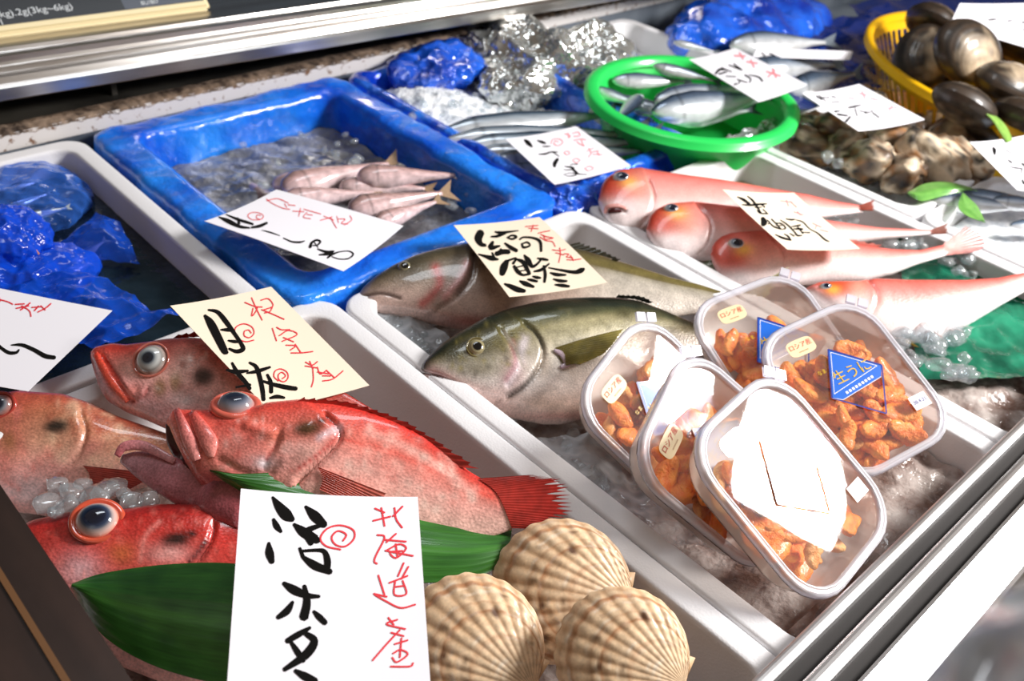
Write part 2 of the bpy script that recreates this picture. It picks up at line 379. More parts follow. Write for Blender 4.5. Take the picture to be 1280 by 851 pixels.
# front rail: extruded steel profile with two shallow grooves darkened by colour
rail = empty('front_rail', (1.2, .12, -.06), 'shiny stainless steel front rail with two dark grooves', 'rail')
def yz(px, z): return P(px, 851, z)[1]
def extrude(name, prof, material, parent, x0=-.3, x1=3.3, smooth=False):
    V = []
    for x in (x0, x1): V += [(x, y, z) for y, z in prof]
    k = len(prof); return obj(name, mesh(name, V, grid_faces(2, k, True) + [tuple(range(k)), tuple(range(2 * k - 1, k - 1, -1))], smooth=smooth), material, parent)
ya, yb, yc, yd, ye, yf = yz(937, .02), yz(966, .02), yz(1001, .02), yz(1038, .02), yz(1072, .018), yz(1166, .006)
def lip(y_hi, y_lo, z, d=.03):
    r = (y_hi - y_lo) / 2; c_ = (y_hi + y_lo) / 2
    return [(c_ + r * math.cos(a), z - r * .5 + r * .5 * math.sin(a)) for a in np.linspace(0, math.pi, 9)] + [(y_lo, z - d), (y_hi, z - d)]
extrude('rail_lip', lip(ya, yb, .02), M['steel2'], rail, smooth=False)
extrude('rail_lip', lip(yc, yd, .02), M['steel2'], rail)
extrude('rail_groove', [(ya - .001, .0105), (ye - .002, .0105), (ye - .002, -.02), (ya - .001, -.02)], M['groove'], rail)
extrude('rail_face', [(ye, .018), (ye - .003, .019), (yf + .003, .008), (yf, .005), (yf, -.004), (ye, -.012)], M['steel2'], rail)
extrude('rail_apron', [(yf + .001, -.003), (yf + .004, -.12), (yf + .010, -.12), (yf + .010, -.003)], M['steel'], rail)
# dark end panel at the near-left corner
q = P(80, 722, .10)
ep = empty('end_panel', (q[0] - .03, .40, .021), 'dark brown end panel closing the near end of the case', 'panel')
obj('board', box_mesh('board', q[0] - .16, q[0], .12, .66,   .021, .10, .003), M['post'], ep)
obj('groove_strip', box_mesh('groove_strip', q[0] - .032, q[0] - .028, .12, .66, .0995, .1012), mat('brown_line', '#6d4a2a', .5), ep)  # lighter brown strip along the top of the board

# ================================================================== boxes
BA = (.02, .501, .112, .775); BM = (.503, .902, .112, .756); BG = (.905, 1.290, .112, .752); BO = (1.296, 1.60, .455, .752); BT = (1.296, 1.56, .112, .450)
BB = (.0, .445, .782, 1.305)
foam_box(*BA, 'white styrofoam box holding the red rockfish and scallops')
foam_box(*BM, 'white styrofoam box holding the two silver trevally')
foam_box(*BG, 'white styrofoam box holding the pink tilefish')
foam_box(*BO, 'white styrofoam box full of rough oysters', wall=.02)
foam_box(*BT, 'white styrofoam box of small fish with leaves', wall=.02)
foam_box(*BB, 'white styrofoam box of dark water and blue bags')
BI = (1.225, 1.63, .765, 1.305)
foam_box(*BI, 'white styrofoam box of crushed ice under the green basket', wall=.02, zt=-.012)

def liner(name, x0, x1, y0, y1, label, material, z0=-.12, amp=.004, seed=0.0, wall=.026, rise=.006, seg=.007):
    raw = [(-.003, z0), (-.003, -.02), (.000, .002), (.006, rise), (wall - .008, rise), (wall, .0), (wall + .006, -.05), (wall + .012, -.098), (wall + .03, -.104)]
    pr = []
    for (a, za), (b, zb) in zip(raw[:-1], raw[1:]):
        k = max(1, int(math.hypot(b - a, zb - za) / .006))
        pr += [(a + (b - a) * i / k, za + (zb - za) * i / k) for i in range(k)]
    pr.append(raw[-1])
    cx, cy = (x0 + x1) / 2, (y0 + y1) / 2
    def disp(v, i):
        p = Vector(v); c1 = crumple((p.x, p.y, p.z * .6), 16, seed) - .5; c2 = nz(v, 30, seed); c3 = crumple(v, 45, seed + 3) - .5
        d = Vector((p.x - cx, p.y - cy, 0)).normalized()
        k = amp * (1.2 * c1 + .5 * c2 + .45 * c3)
        return tuple(p + d * k + Vector((0, 0, k * .7)))
    b = empty(name, (cx, cy, -.13), label, 'box', 'boxes lined with blue film')
    prof = [(.006, -.13), (.003, -.124), (.003, -.012), (.008, -.003), (wall - .01, -.003), (wall - .002, -.010), (wall + .002, -.105), (wall + .03, -.112)]
    obj('foam_tray', tub('foam_tray', x0, x1, y0, y1, prof, .03, None), M['foam'], b)
    obj('film_liner', tub('film_liner', x0, x1, y0, y1, pr, .03, None, disp=disp, seg=seg, cap=False, capin=True), material, b)
    return b
B1 = (.456, .884, .768, 1.300); B2 = (.892, 1.215, .790, 1.300)
liner('lined_fish_tray', *B1, 'bright blue film lined tray of pink fish in slush', M['blue_liner'], amp=.004, wall=.050)
liner('lined_fish_tray', *B2, 'shiny blue foil lined tray of slender silver fish', M['blue_foil'], amp=.007, seed=5.0)

# ---- ice and water surfaces
def surf(name, x0, x1, y0, y1, z, fz, material, label, cat, step=.006, kind='stuff'):
    nx = int((x1 - x0) / step); ny = int((y1 - y0) / step); V = []
    for i in range(nx):
        for j in range(ny):
            x = x0 + (x1 - x0) * i / (nx - 1); y = y0 + (y1 - y0) * j / (ny - 1); V.append((x, y, z + fz(x, y)))
    me = mesh(name, V, [f[::-1] for f in grid_faces(nx, ny)])
    o = obj(name, me, material); return tag(o, label, cat, kind=kind)
def inner(b, w=.03): return (b[0] + w, b[1] - w, b[2] + w, b[3] - w)
lump = lambda a, s, sd=0: (lambda x, y: a * (nz((x, y, sd), s) + .6 * nz((x, y, sd), s * 2.3) + .5 * abs(nz((x, y, sd + 4), s * 5))))
surf('crushed_ice', *inner(BA), -.075, lump(.008, 22, 1), M['bed'], 'wet crushed ice under the red rockfish', 'ice')
def bedM(x, y):
    k = max(0.0, min(1.0, (.34 - y) / .17)); r_ = max(0.0, min(1.0, (x - .66) / .06)); return lump(.008, 22, 2)(x, y) - .022 * (1 - r_) * math.exp(-((y - .34) / .06) ** 2) + (.050 * k if r_ < .5 else .040 * min(1, k * 1.6)) * (.5 + .5 * r_ if k < 1 else 1)
surf('crushed_ice', *inner(BM), -.074, bedM, M['bed'], 'wet crushed ice under the silver trevally', 'ice')
surf('crushed_ice', *inner(BG), -.050, lump(.010, 24, 3), M['bed'], 'crushed ice under the pink tilefish', 'ice')  # browner bed material stands in for the rail's shade on this ice
surf('crushed_ice', *inner(BO, .026), -.055, lump(.008, 24, 5), M['snow'], 'crushed ice under the oysters', 'ice')
surf('crushed_ice', *inner(BT, .026), -.03, lump(.006, 24, 6), M['snow'], 'crushed ice under the small leafy fish', 'ice')
surf('crushed_ice', *inner(BI, .026), -.062, lump(.010, 20, 7), M['snow'], 'crushed ice around the green basket', 'ice')
surf('slush', B1[0] + .058, B1[1] - .058, B1[2] + .058, B1[3] - .058, -.050, lump(.005, 26, 8), M['slush'], 'grey melting slush around the pink fish', 'slush', .005)
surf('dark_water', *inner(BB, .028), -.038, lump(.0012, 30, 9), M['water'], 'dark meltwater in the box of blue bags', 'water', .008)
def heap(x, y):
    h = .055 * math.exp(-((x - .97) / .11) ** 2 - ((y - 1.17) / .11) ** 2)
    return h + .006 * nz((x, y, 2), 50) + .005 * abs(nz((x, y, 2), 130)) + .003 * nz((x, y, 6), 260)
surf('crushed_ice', B2[0] + .034, B2[1] - .034, B2[2] + .034, B2[3] - .034, -.052, heap, M['snow'], 'heap of crushed ice behind the slender silver fish', 'ice', .0035)

# ---- ice chunks
def chunk_mesh(seed):
    r = random.Random(seed); bm = bmesh.new(); bmesh.ops.create_icosphere(bm, subdivisions=2, radius=1)
    s = Vector((r.uniform(.8, 1.25), r.uniform(.7, 1.0), r.uniform(.5, .8)))
    for v in bm.verts:
        k = 1 + .35 * nz(v.co, 1.3, seed * 3.1); q_ = v.co * k
        v.co = Vector((max(-.8, min(.8, q_.x)) * s.x, max(-.8, min(.8, q_.y)) * s.y, max(-.75, min(.75, q_.z)) * s.z))
    me = bpy.data.meshes.new('ice_chunk'); bm.to_mesh(me); bm.free(); me.polygons.foreach_set('use_smooth', [True] * len(me.polygons)); me.materials.append(M['ice']); return me
CH = [chunk_mesh(i) for i in range(5)]
def chunk(p, r, label, group):
    o = bpy.data.objects.new('ice_chunk', rnd.choice(CH)); col.objects.link(o); o.location = Vector(p); o.scale = (r, r, r)
    o.rotation_euler = (rnd.uniform(-.5, .5), rnd.uniform(-.5, .5), rnd.uniform(0, 6.28)); return tag(o, label, 'ice', group)
def scatter(pxs, z, r0, r1, label, group):
    for (x, y) in pxs:
        r = rnd.uniform(r0, r1); chunk(P(x, y, z), r, label, group)

# ================================================================== price cards
class Card:
    def __init__(s, name, corners, z, n, label, material='paper', curl=0.0, curl_v=0.0, group='handwritten price cards', sag=0.0, sub=20):
        q = np.array(corners, float); s.n = unit(n)
        o = P(*q.mean(0), z); s.c3 = [hit(*p, o, s.n) for p in q]
        A = []
        for (x, y), (u, v) in zip(q, ((0, 0), (1, 0), (1, 1), (0, 1))):
            A.append([u, v, 1, 0, 0, 0, -x * u, -x * v, x]); A.append([0, 0, 0, u, v, 1, -y * u, -y * v, y])
        A = np.array(A); h = np.linalg.solve(A[:, :8], A[:, 8]); s.Hm = np.linalg.inv(np.append(h, 1).reshape(3, 3))
        s.curl, s.curl_v = curl, curl_v
        m_ = sub + 1; top = []; bot = []
        for i in range(m_):
            for j in range(m_):
                u, v = i / sub, j / sub; top.append(s.at(u, v)); bot.append(s.at(u, v, -.0004))
        V = top + bot; F = [f[::-1] for f in grid_faces(m_, m_)] + grid_faces(m_, m_, off=m_ * m_)
        k = m_ * m_
        edge = [i * m_ for i in range(m_)] + [sub * m_ + j for j in range(1, m_)] + [i * m_ + sub for i in range(sub - 1, -1, -1)] + [j for j in range(sub - 1, 0, -1)]
        for a, b in zip(edge, edge[1:] + edge[:1]): F.append((a, b, b + k, a + k))
        cen = np.mean(s.c3, 0); zmin = min(v[2] for v in V)
        s.e = empty(name, (cen[0], cen[1], zmin), label, 'price card', group)
        obj('card_sheet', mesh('card_sheet', V, F, smooth=False), M[material], s.e)
    def at(s, u, v, lift=0.0):
        a, b, c_, d = s.c3
        p = (1 - v) * ((1 - u) * a + u * b) + v * ((1 - u) * d + u * c_)
        k = s.curl * (2 * u - 1) ** 2 + s.curl_v * (2 * v - 1) ** 2
        return p + s.n * (lift + k)
    def uv(s, px, py):
        q = s.Hm @ np.array([px, py, 1.0]); return q[0] / q[2], q[1] / q[2]
    def strokes(s, name, L, org, sc_, material, wdef=None):
        V = []; F = []
        for st in L:
            st = [(p[0], p[1], p[2] if len(p) > 2 else wdef) for p in st]
            Q = catmull(st, 5); xy = Q[:, :2]; w = np.maximum(Q[:, 2], (wdef or 5) * .5) / 2
            T = np.gradient(xy, axis=0); T /= np.maximum(np.linalg.norm(T, axis=1), 1e-6)[:, None]; nn = np.stack([-T[:, 1], T[:, 0]], 1)
            # rounded caps
            xy = np.vstack([xy[0] - T[0] * w[0] * .6, xy, xy[-1] + T[-1] * w[-1] * .6]); w = np.hstack([w[0] * .45, w, w[-1] * .45]); nn = np.vstack([nn[0], nn, nn[-1]])
            b0 = len(V)
            for (x, y), k, d in zip(xy, w, nn):
                for sg in (-1, 1):
                    u, v = s.uv(org[0] + (x + sg * d[0] * k) / sc_, org[1] + (y + sg * d[1] * k) / sc_)
                    V.append(s.at(u, v, .0004))
            F += grid_faces(len(xy), 2, off=b0)
        o = obj(name, mesh(name, V, F), M[material], s.e); return o

# -- cream card on the trevally
K = Card('price_card', zz((560, 265), 6.4, [(45, 110), (730, 45), (1275, 570), (490, 685)]), .050, (.043, .095, .995), 'cream card with two large brush characters lying on the trevally', 'cream_paper', .002, -.001)
K.strokes('black_lettering', [
 [(265,160,60),(242,215,62),(262,258,40),(300,268,25)], [(360,235,22),(340,285,42),(415,268,15)], [(240,345,12),(300,360,28),(345,372,42),(400,380,15)],
 [(352,325,14),(365,365,24)], [(385,335,40),(440,315,42),(488,315,38)], [(400,330,12),(425,295,22)], [(455,245,15),(500,278,32),(550,305,30)],
 [(380,155,15),(430,160,24),(565,145,8)], [(345,195,12),(400,188,24),(460,160,28)], [(475,200,14),(515,182,16),(548,195,20),(515,212,16),(478,202,12)],
 [(575,215,15),(605,198,15),(680,205,18),(735,235,24),(745,310,20)], [(590,248,14),(605,278,20),(655,265,14),(635,238,16),(592,250,12)],
 [(470,392,38),(445,445,62),(430,500,44)], [(470,390,20),(545,365,16),(520,410,22)], [(555,375,20),(600,395,34),(625,435,34),(655,490,26)],
 [(528,430,26),(560,475,34),(600,500,20),(655,490,20)], [(545,440,10),(600,425,12)], [(570,470,10),(630,458,10)],
 [(450,580,15),(500,598,38),(560,622,46),(618,632,28)], [(575,550,15),(620,570,40),(690,595,20)], [(640,535,14),(670,540,24),(718,550,18)], [(680,510,14),(715,518,26),(745,522,14)],
 [(610,340,14),(640,380,44),(675,430,28),(720,405,18),(745,372,18)], [(715,365,12),(765,373,24),(800,380,14)], [(690,470,14),(750,455,26),(810,408,12)],
 [(765,425,18),(780,490,26),(775,555,20)], [(805,440,10),(900,460,18),(1010,480,28),(1060,470,42),(1085,460,24)], [(820,480,12),(870,495,28),(945,500,14)], [(845,530,12),(900,545,26),(955,548,16)], [(860,575,12),(920,582,28),(975,590,18)]],
 (560, 265), 6.4, 'ink')
K.strokes('red_lettering', [[(620,115),(720,110)],[(685,105),(665,155)],[(645,128),(720,135)],[(720,170),(770,160),(812,155)],[(735,200),(780,228),(832,240),(855,278)],[(740,180),(790,200),(838,212),(780,220)],[(760,190),(775,215)],
 [(832,302),(890,310),(935,302)],[(890,288),(896,340),(885,402)],[(858,325),(925,345)],[(925,335),(962,342),(945,360),(992,368)],[(948,382),(1000,386),(1058,382)],[(975,350),(1002,392)]], (560, 265), 6.4, 'red_ink', 7)
# -- cream card on the rockfish
K = Card('price_card', zz((200, 350), 4.727, [(60, 160), (655, 47), (1235, 630), (640, 775)]), .060, (.05, -.20, .98), 'cream card with red writing leaning between the rockfish', 'cream_paper', .002)
K.strokes('black_lettering', [
 [(265,215,18),(300,262,48),(340,340,50),(382,425,42),(398,440,25)], [(285,180,12),(340,193,24),(390,250,30),(440,320,24),(480,380,24),(492,415,28),(455,430,24),(410,415,14)], [(360,300,10),(400,300,22),(442,305,14)], [(405,365,10),(440,370,20),(482,370,14)],
 [(395,545,14),(450,555,28),(522,545,14)], [(428,500,14),(460,560,28),(510,620,28),(532,655,24)], [(450,650,12),(535,630,18)], [(530,495,14),(570,520,24),(590,580,28),(605,650,28),(612,718,24)], [(515,560,10),(580,545,24),(652,520,14)], [(610,605,14),(680,625,24),(760,640,28),(805,645,24)], [(635,565,16),(655,610,24),(657,670,24)], [(650,705,14),(690,695,24),(735,700,14)]], (200, 350), 4.727, 'ink')
K.strokes('red_lettering', [[(500,135),(560,160),(605,165)],[(540,108),(570,175),(605,242)],[(578,165),(560,200),(542,215),(550,170)],[(595,125),(640,118),(668,160),(612,182)],[(665,165),(650,192),(618,200)],[(600,180),(660,205),(735,240)],
 [(665,290),(690,365)],[(690,285),(720,300),(768,300)],[(705,335),(760,305),(812,330),(722,368)],[(730,345),(792,372)],[(745,390),(802,395),(770,420)],[(800,385),(832,432)],[(775,436),(840,436),(905,430)],
 [(860,490),(900,508),(932,488)],[(885,485),(905,530)],[(858,512),(930,525)],[(903,525),(906,590),(894,635)],[(930,520),(948,560),(985,540)],[(930,548),(1000,560)],[(960,600),(1020,590),(1082,545)],[(982,538),(1030,582)],[(960,570),(1010,572)],
 [(450,350),(438,315),(455,278),(500,263),(545,283),(556,320),(530,345),(500,335),(500,308),(525,300),(540,318)],[(470,358),(510,370),(556,360)],[(700,602),(674,575),(682,542),(715,530),(750,548),(757,580),(735,605),(705,595),(700,565),(722,550),(742,570),(722,588)]], (200, 350), 4.727, 'red_ink', 7)
# -- white card over the scallops
K = Card('price_card', zz((280, 605), 3.459, [(72, 30), (835, 65), (903, 1080), (-2, 1080)]), .072, (.054, -.165, .985), 'tall white card beside the scallops with black brush writing', 'paper', .003)
K.strokes('black_lettering', [
 [(208,62,10),(235,102,40),(268,140,52),(295,160,24)], [(212,160,14),(225,190,28),(245,215,14)], [(192,265,12),(195,310,38),(205,350,24)], [(350,100,12),(390,142,46),(432,182,32)], [(425,180,16),(370,200,26),(345,222,34)], [(300,180,14),(340,213,44),(395,245,38),(412,245,16)], [(355,230,30),(375,265,24)],
 [(325,285,14),(340,325,18)], [(330,298,12),(400,293,16),(432,300,22),(445,340,30),(442,385,28)], [(340,325,18),(390,360,38),(458,388,26)],
 [(255,440,18),(300,468,40),(360,492,26),(410,495,14)], [(345,450,18),(356,520,34),(342,588,40)], [(295,520,14),(270,560,32),(230,590,20)], [(385,560,14),(410,585,28),(436,610,24)],
 [(370,630,14),(320,660,28),(270,690,24)], [(350,655,22),(388,688,34),(350,748,38),(258,812,20)], [(285,690,14),(315,735,28),(342,775,18)], [(305,815,18),(350,840,36),(395,858,26)], [(262,905,24),(430,905,22)], [(345,910,24),(300,990,18)]], (280, 605), 3.459, 'ink')
K.strokes('red_lettering', [[(650,110),(692,130)],[(678,108),(692,190)],[(642,165),(718,148)],[(770,105),(728,148)],[(735,110),(742,160),(768,200)],
 [(660,228),(692,240),(655,318),(648,345),(660,355)],[(742,225),(700,262)],[(690,250),(785,262)],[(705,295),(755,272),(785,292),(742,332),(716,306),(770,302)],[(695,298),(815,326)],[(740,270),(748,325)],
 [(775,355),(750,412)],[(795,372),(765,425)],[(665,405),(692,492)],[(645,485),(702,500)],[(712,440),(792,412)],[(738,432),(735,492),(786,490),(770,432)],[(742,458),(775,455)],[(650,490),(700,520),(762,550),(825,538)],
 [(708,590),(732,622)],[(748,600),(700,618),(782,642)],[(758,645),(700,705),(640,772)],[(720,655),(775,672)],[(735,705),(792,690)],[(765,680),(758,762)],[(728,745),(760,730),(792,750),(745,782),(725,762)],[(718,800),(800,802),(815,788)],
 [(502,290),(440,275),(414,240),(445,197),(500,183),(555,203),(560,242),(522,276),(480,268),(463,236),(490,208),(526,224),(512,252)]], (280, 605), 3.459, 'red_ink', 8)
# -- white card on the blue tray
K = Card('price_card', zz((250, 230), 4.923, [(28, 237), (470, 42), (1250, 265), (880, 545)]), .024, (.136, .029, .99), 'long white card lying across the bright blue lined tray', 'paper', .003, -.001)
K.strokes('black_lettering', [
 [(120,205,10),(170,230,34),(230,262,24),(288,268,12)], [(165,185,8),(230,215,20),(312,242,16)], [(228,203,10),(230,242,18)], [(300,265,14),(350,253,20),(398,230,14)], [(268,222,12),(312,240,12)], [(360,280,4),(410,292,10),(468,312,5)], [(490,328,8),(540,350,12),(590,352,14),(622,342,6)],
 [(655,385,20),(668,352,15),(698,335,13),(722,345,13),(702,368,10),(672,372,8)], [(680,345,8),(708,385,6)], [(705,395,10),(760,412,18),(802,405,8)], [(715,435,10),(780,425,22),(812,405,10)], [(770,455,12),(800,430,16),(850,410,8),(910,405,8),(941,425,12),(910,455,10),(850,460,8),(800,445,8)]], (250, 230), 4.923, 'ink', 5)
K.strokes('red_lettering', [[(410,90),(440,115),(500,143),(540,150)],[(410,100),(470,90),(532,115)],[(510,118),(522,140)],[(530,125),(572,130)],[(555,160),(622,165)],[(602,145),(590,190)],[(620,150),(652,160),(722,180)],[(640,168),(618,195),(662,205)],[(640,180),(672,185)],[(720,215),(792,198)],[(740,192),(802,216)],[(780,200),(822,262)],[(820,195),(832,232)],[(830,210),(872,214),(850,235),(892,240)],[(900,195),(912,220),(870,245)],
 [(355,212),(310,212),(290,190),(310,170),(350,168),(381,185),(366,208),(340,202),(345,183),(366,185)]], (250, 230), 4.923, 'red_ink', 4.5)
# -- white card running out at the side
K = Card('price_card', [(-95, 341), (140.5, 389), (35, 490), (-205, 446)], .034, (.02, -.05, 1), 'white card with one long brush stroke by the blue bag', 'paper', .001)
K.strokes('black_lettering', [[(75,482,8),(150,482,24),(230,515,28),(310,560,32),(375,572,28)], [(-90,440,20),(-30,470,20),(10,505,22),(60,535,24),(110,535,20),(130,515,12)]], (0, 350), 5.673, 'ink')
K.strokes('red_lettering', [[(0,118),(10,162)],[(-40,150),(0,150),(60,165),(98,185)],[(115,185),(182,180)],[(120,215),(212,195)],[(160,195),(212,232),(222,275)],[(225,172),(150,228)],[(232,207),(302,200)],[(248,232),(282,195)],[(272,242),(330,210),(372,175)],[(298,193),(326,226)]], (0, 350), 5.673, 'red_ink', 10)
# -- card on the slender fish
K = Card('price_card', zz((625, 150), 7.529, [(50, 190), (715, 68), (1230, 440), (510, 618)]), .024, (-.03, -.017, 1), 'white card with faint pink rings lying on the slender fish', 'paper', .002)
K.strokes('black_lettering', [[(235,190,20),(265,215,44),(300,250,20)],[(355,190,10),(400,205,28),(432,215,14)],[(400,245,8),(440,243,14),(477,242,6)],[(360,320,8),(420,315,18),(480,295,14),(542,295,10)],[(495,295,10),(557,335,8)],[(542,360,28),(515,400,38),(510,435,28)],[(660,412,6),(732,408,10)],[(605,430,6),(660,438,16),(702,445,10)],[(600,465,6),(660,465,10),(692,455,10)],[(665,430,14),(700,470,24),(737,502,20)],[(600,515,6),(640,500,6),(700,500,8),(722,515,12),(660,528,8),(610,520,5)],[(740,505,12),(780,508,8),(827,510,5)]], (625, 150), 7.529, 'ink', 6)
K.strokes('red_lettering', [[(610,130),(662,150),(640,165)],[(640,122),(652,167)],[(680,130),(732,120),(752,150)],[(690,155),(742,155)],[(480,218),(500,180),(560,175),(592,205),(550,235),(510,222),(520,195),(552,200)],[(690,190),(760,180),(802,190)],[(720,200),(750,225),(792,240)],[(760,188),(782,242)],[(600,300),(630,285),(657,305),(630,320),(605,305)],[(815,290),(872,263)],[(830,263),(852,310),(830,342)],[(850,300),(922,290)],[(870,320),(952,326)],[(910,298),(932,332)],[(680,375),(710,355),(752,370),(720,395),(690,380)],[(800,450),(840,430),(882,450),(840,475),(805,455)]], (625, 150), 7.529, 'pink_ink', 8)
# -- card on the green basket
K = Card('price_card', zz((855, 55), 4.129, [(25, 85), (265, 25), (637, 215), (385, 305)]), .062, (-.159, .071, .985), 'white card propped on the edge of the green basket', 'paper', .002)
K.strokes('black_lettering', [[(155,155,10),(180,130,13),(207,130,8)],[(175,155,10),(217,140,8)],[(190,120,8),(242,140,6)],[(230,105,6),(292,128,8)],[(255,100,8),(297,130,6)],[(210,165,6),(262,165,6)],[(265,205,12),(250,210,6)],[(270,180,8),(322,195,6)],[(285,185,8),(275,205,5)],[(310,155,8),(340,175,8),(335,195,6)],[(330,155,5),(380,165,8),(402,187,10)]], (855, 55), 4.129, 'ink', 5)
for gl in ([[(260,60),(312,65)],[(285,48),(302,77)]], [[(320,90),(372,100)],[(340,83),(357,117)]], [[(420,140),(492,165)],[(430,167),(462,133)],[(450,128),(472,172)]]): K.strokes('red_lettering', gl, (855, 55), 4.129, 'pink_ink', 7)
# -- oyster card
K = Card('price_card', [(1001.5, 118.5), (1073, 107), (1155, 151.4), (1072, 166)], .062, (.05, -.10, .99), 'white card lying over the rough oysters', 'paper', .003)
K.strokes('black_lettering', [[(675,270,8),(702,290,8)],[(690,265,6),(722,297,6)],[(680,280,5),(742,275,6)],[(755,270,8),(777,275,6)],[(750,300,6),(792,295,6)],[(765,350,12),(792,345,8)],[(780,365,14),(832,370,10)],[(847,373,10),(825,405,15)],[(835,325,8),(860,320,12),(902,310,6)],[(870,330,8),(882,372,6)],[(890,340,5),(942,350,8)],[(920,355,6),(962,340,6)],[(960,350,8),(997,377,8)]], (855, 55), 4.129, 'ink', 5)
K.strokes('red_lettering', [[(895,255),(932,265)],[(910,245),(922,282)],[(950,280),(987,290)],[(1035,330),(1087,330)],[(1060,318),(1045,347)],[(840,275),(867,280)]], (855, 55), 4.129, 'pink_ink', 7)
# -- tilefish card
K = Card('price_card', zz((900, 230), 7.111, [(15, 65), (650, 95), (1235, 590), (590, 598)]), .046, (.103, -.093, .99), 'cream card with thin brush characters on the pink tilefish', 'cream_paper', .002, .001)
K.strokes('black_lettering', [[(150,125,10),(210,150,28),(262,185,24)],[(245,115,10),(290,150,20),(330,205,20),(367,265,14)],[(190,195,10),(270,195,20),(340,185,20),(417,180,12)],[(375,185,14),(402,210,12)],[(310,215,10),(372,210,10)],[(330,240,10),(360,265,14),(432,268,10)],[(385,230,12),(422,260,10)],
 [(378,310,40),(390,345,60),(375,375,40)],[(420,325,10),(440,345,14),(425,365,8)],[(460,315,14),(490,345,14),(542,400,12)],[(440,350,12),(480,385,16),(542,405,14)],[(490,350,10),(550,355,14),(587,395,14),(550,408,10)],[(500,375,8),(557,370,8)],[(485,460,10),(560,490,24),(632,505,18)],[(570,450,8),(605,470,18),(632,505,8)],[(620,440,8),(662,467,16)],[(665,430,8),(690,460,18),(732,460,12)],
 [(540,320,8),(600,360,15),(650,410,15),(692,457,12)],[(590,310,10),(640,318,16),(672,315,10)],[(680,320,8),(740,340,12),(800,400,10),(870,440,12),(930,495,16),(972,518,10)],[(640,380,10),(700,370,18),(722,365,12)],[(660,400,12),(720,400,20),(742,405,14)],[(690,375,10),(742,442,14)],[(730,430,10),(802,435,12)]], (900, 230), 7.111, 'ink', 8)
K.strokes('red_lettering', [[(540,155),(642,170)],[(590,148),(612,202)],[(620,160),(682,212)],[(660,250),(742,280)],[(690,248),(722,282)],[(820,350),(902,390)],[(860,368),(850,402)],[(890,410),(962,432)]], (900, 230), 7.111, 'pink_ink', 8)
# -- clam card and the small card at the side
K = Card('price_card', [(1198.7, 6), (1330, 3), (1352, 80), (1187, 31)], .135, (-.10, -.30, .95), 'white card lying on the big clams', 'paper', .003)
K.strokes('black_lettering', [[(390,265,14),(440,250,24),(482,245,12)],[(530,255,20),(552,260,14)],[(590,260,20),(662,250,14)],[(780,270,28),(842,275,20)],[(750,365,10),(800,345,28),(832,335,14)],[(910,345,10),(935,375,24),(947,402,14)],[(980,250,24),(1022,240,14)],[(1060,335,20),(1090,300,18),(1142,290,12)],[(1100,360,14),(1142,365,12)],[(1060,415,10),(1122,425,12)],[(1168,450,10),(1155,512,38)],[(1190,400,10),(1240,390,28),(1252,310,8)]], (1180, 0), 12.8, 'ink', 8)
K.strokes('red_lettering', [[(330,130),(562,125)],[(940,125),(1062,140)],[(1200,260),(1272,270)]], (1180, 0), 12.8, 'pink_ink', 18)
K = Card('price_card', [(1209, 183), (1330, 160), (1400, 240), (1268, 243)], .050, (-.05, -.12, .99), 'curled white card between the oysters and the leafy fish', 'paper', .008)
K.strokes('black_lettering', [[(370,240,14),(395,290,48),(412,362,20)],[(410,215,5),(530,280,14),(682,367,8)],[(570,415,12),(610,445,28),(632,462,12)],[(600,515,10),(680,525,24),(762,525,12)],[(745,455,24),(792,492,38)],[(750,530,20),(750,602,10)],[(770,680,24),(790,730,28),(812,742,14)],[(820,435,12),(852,462,24)]], (1200, 165), 10.64, 'ink', 8)
K.strokes('red_lettering', [[(650,250),(720,270),(852,255)]], (1200, 165), 10.64, 'pink_ink', 14)
K = Card('price_card', [(947, 60), (1066, 64), (1062, 75), (941, 71)], .02, (-.45, -.45, .75), 'narrow white card tucked by the fish in dark blue film', 'paper', 0.0)
K.strokes('black_lettering', [[(400,45,8),(420,62,8)],[(440,48,8),(470,60,8)]], (855, 55), 4.129, 'ink', 6)

# ================================================================== fish traced on their own leaning planes
TC = unit(np.array([-ROT[0, 2] * -1, -ROT[1, 2] * -1, 0.0]))   # horizontal direction towards the viewer's side
TC = unit(np.array([ROT[0, 2], ROT[1, 2], 0.0]))
def seg_dist(P2, poly):
    """distance, signed side and arclength fraction of points P2 (n,2) to a polyline"""
    poly = np.asarray(poly, float); best = np.full(len(P2), 1e9); side = np.zeros(len(P2))
    for a, b in zip(poly[:-1], poly[1:]):
        ab = b - a; t = np.clip(((P2 - a) @ ab) / (ab @ ab), 0, 1); d = P2 - (a + t[:, None] * ab); dd = np.hypot(d[:, 0], d[:, 1])
        sg = np.sign(ab[0] * (P2[:, 1] - a[1]) - ab[1] * (P2[:, 0] - a[0])); k = dd < best
        best[k] = dd[k]; side[k] = sg[k]
    return best, side
def sst(x, a, b): t = np.clip((x - a) / (b - a), 0, 1); return t * t * (3 - 2 * t)
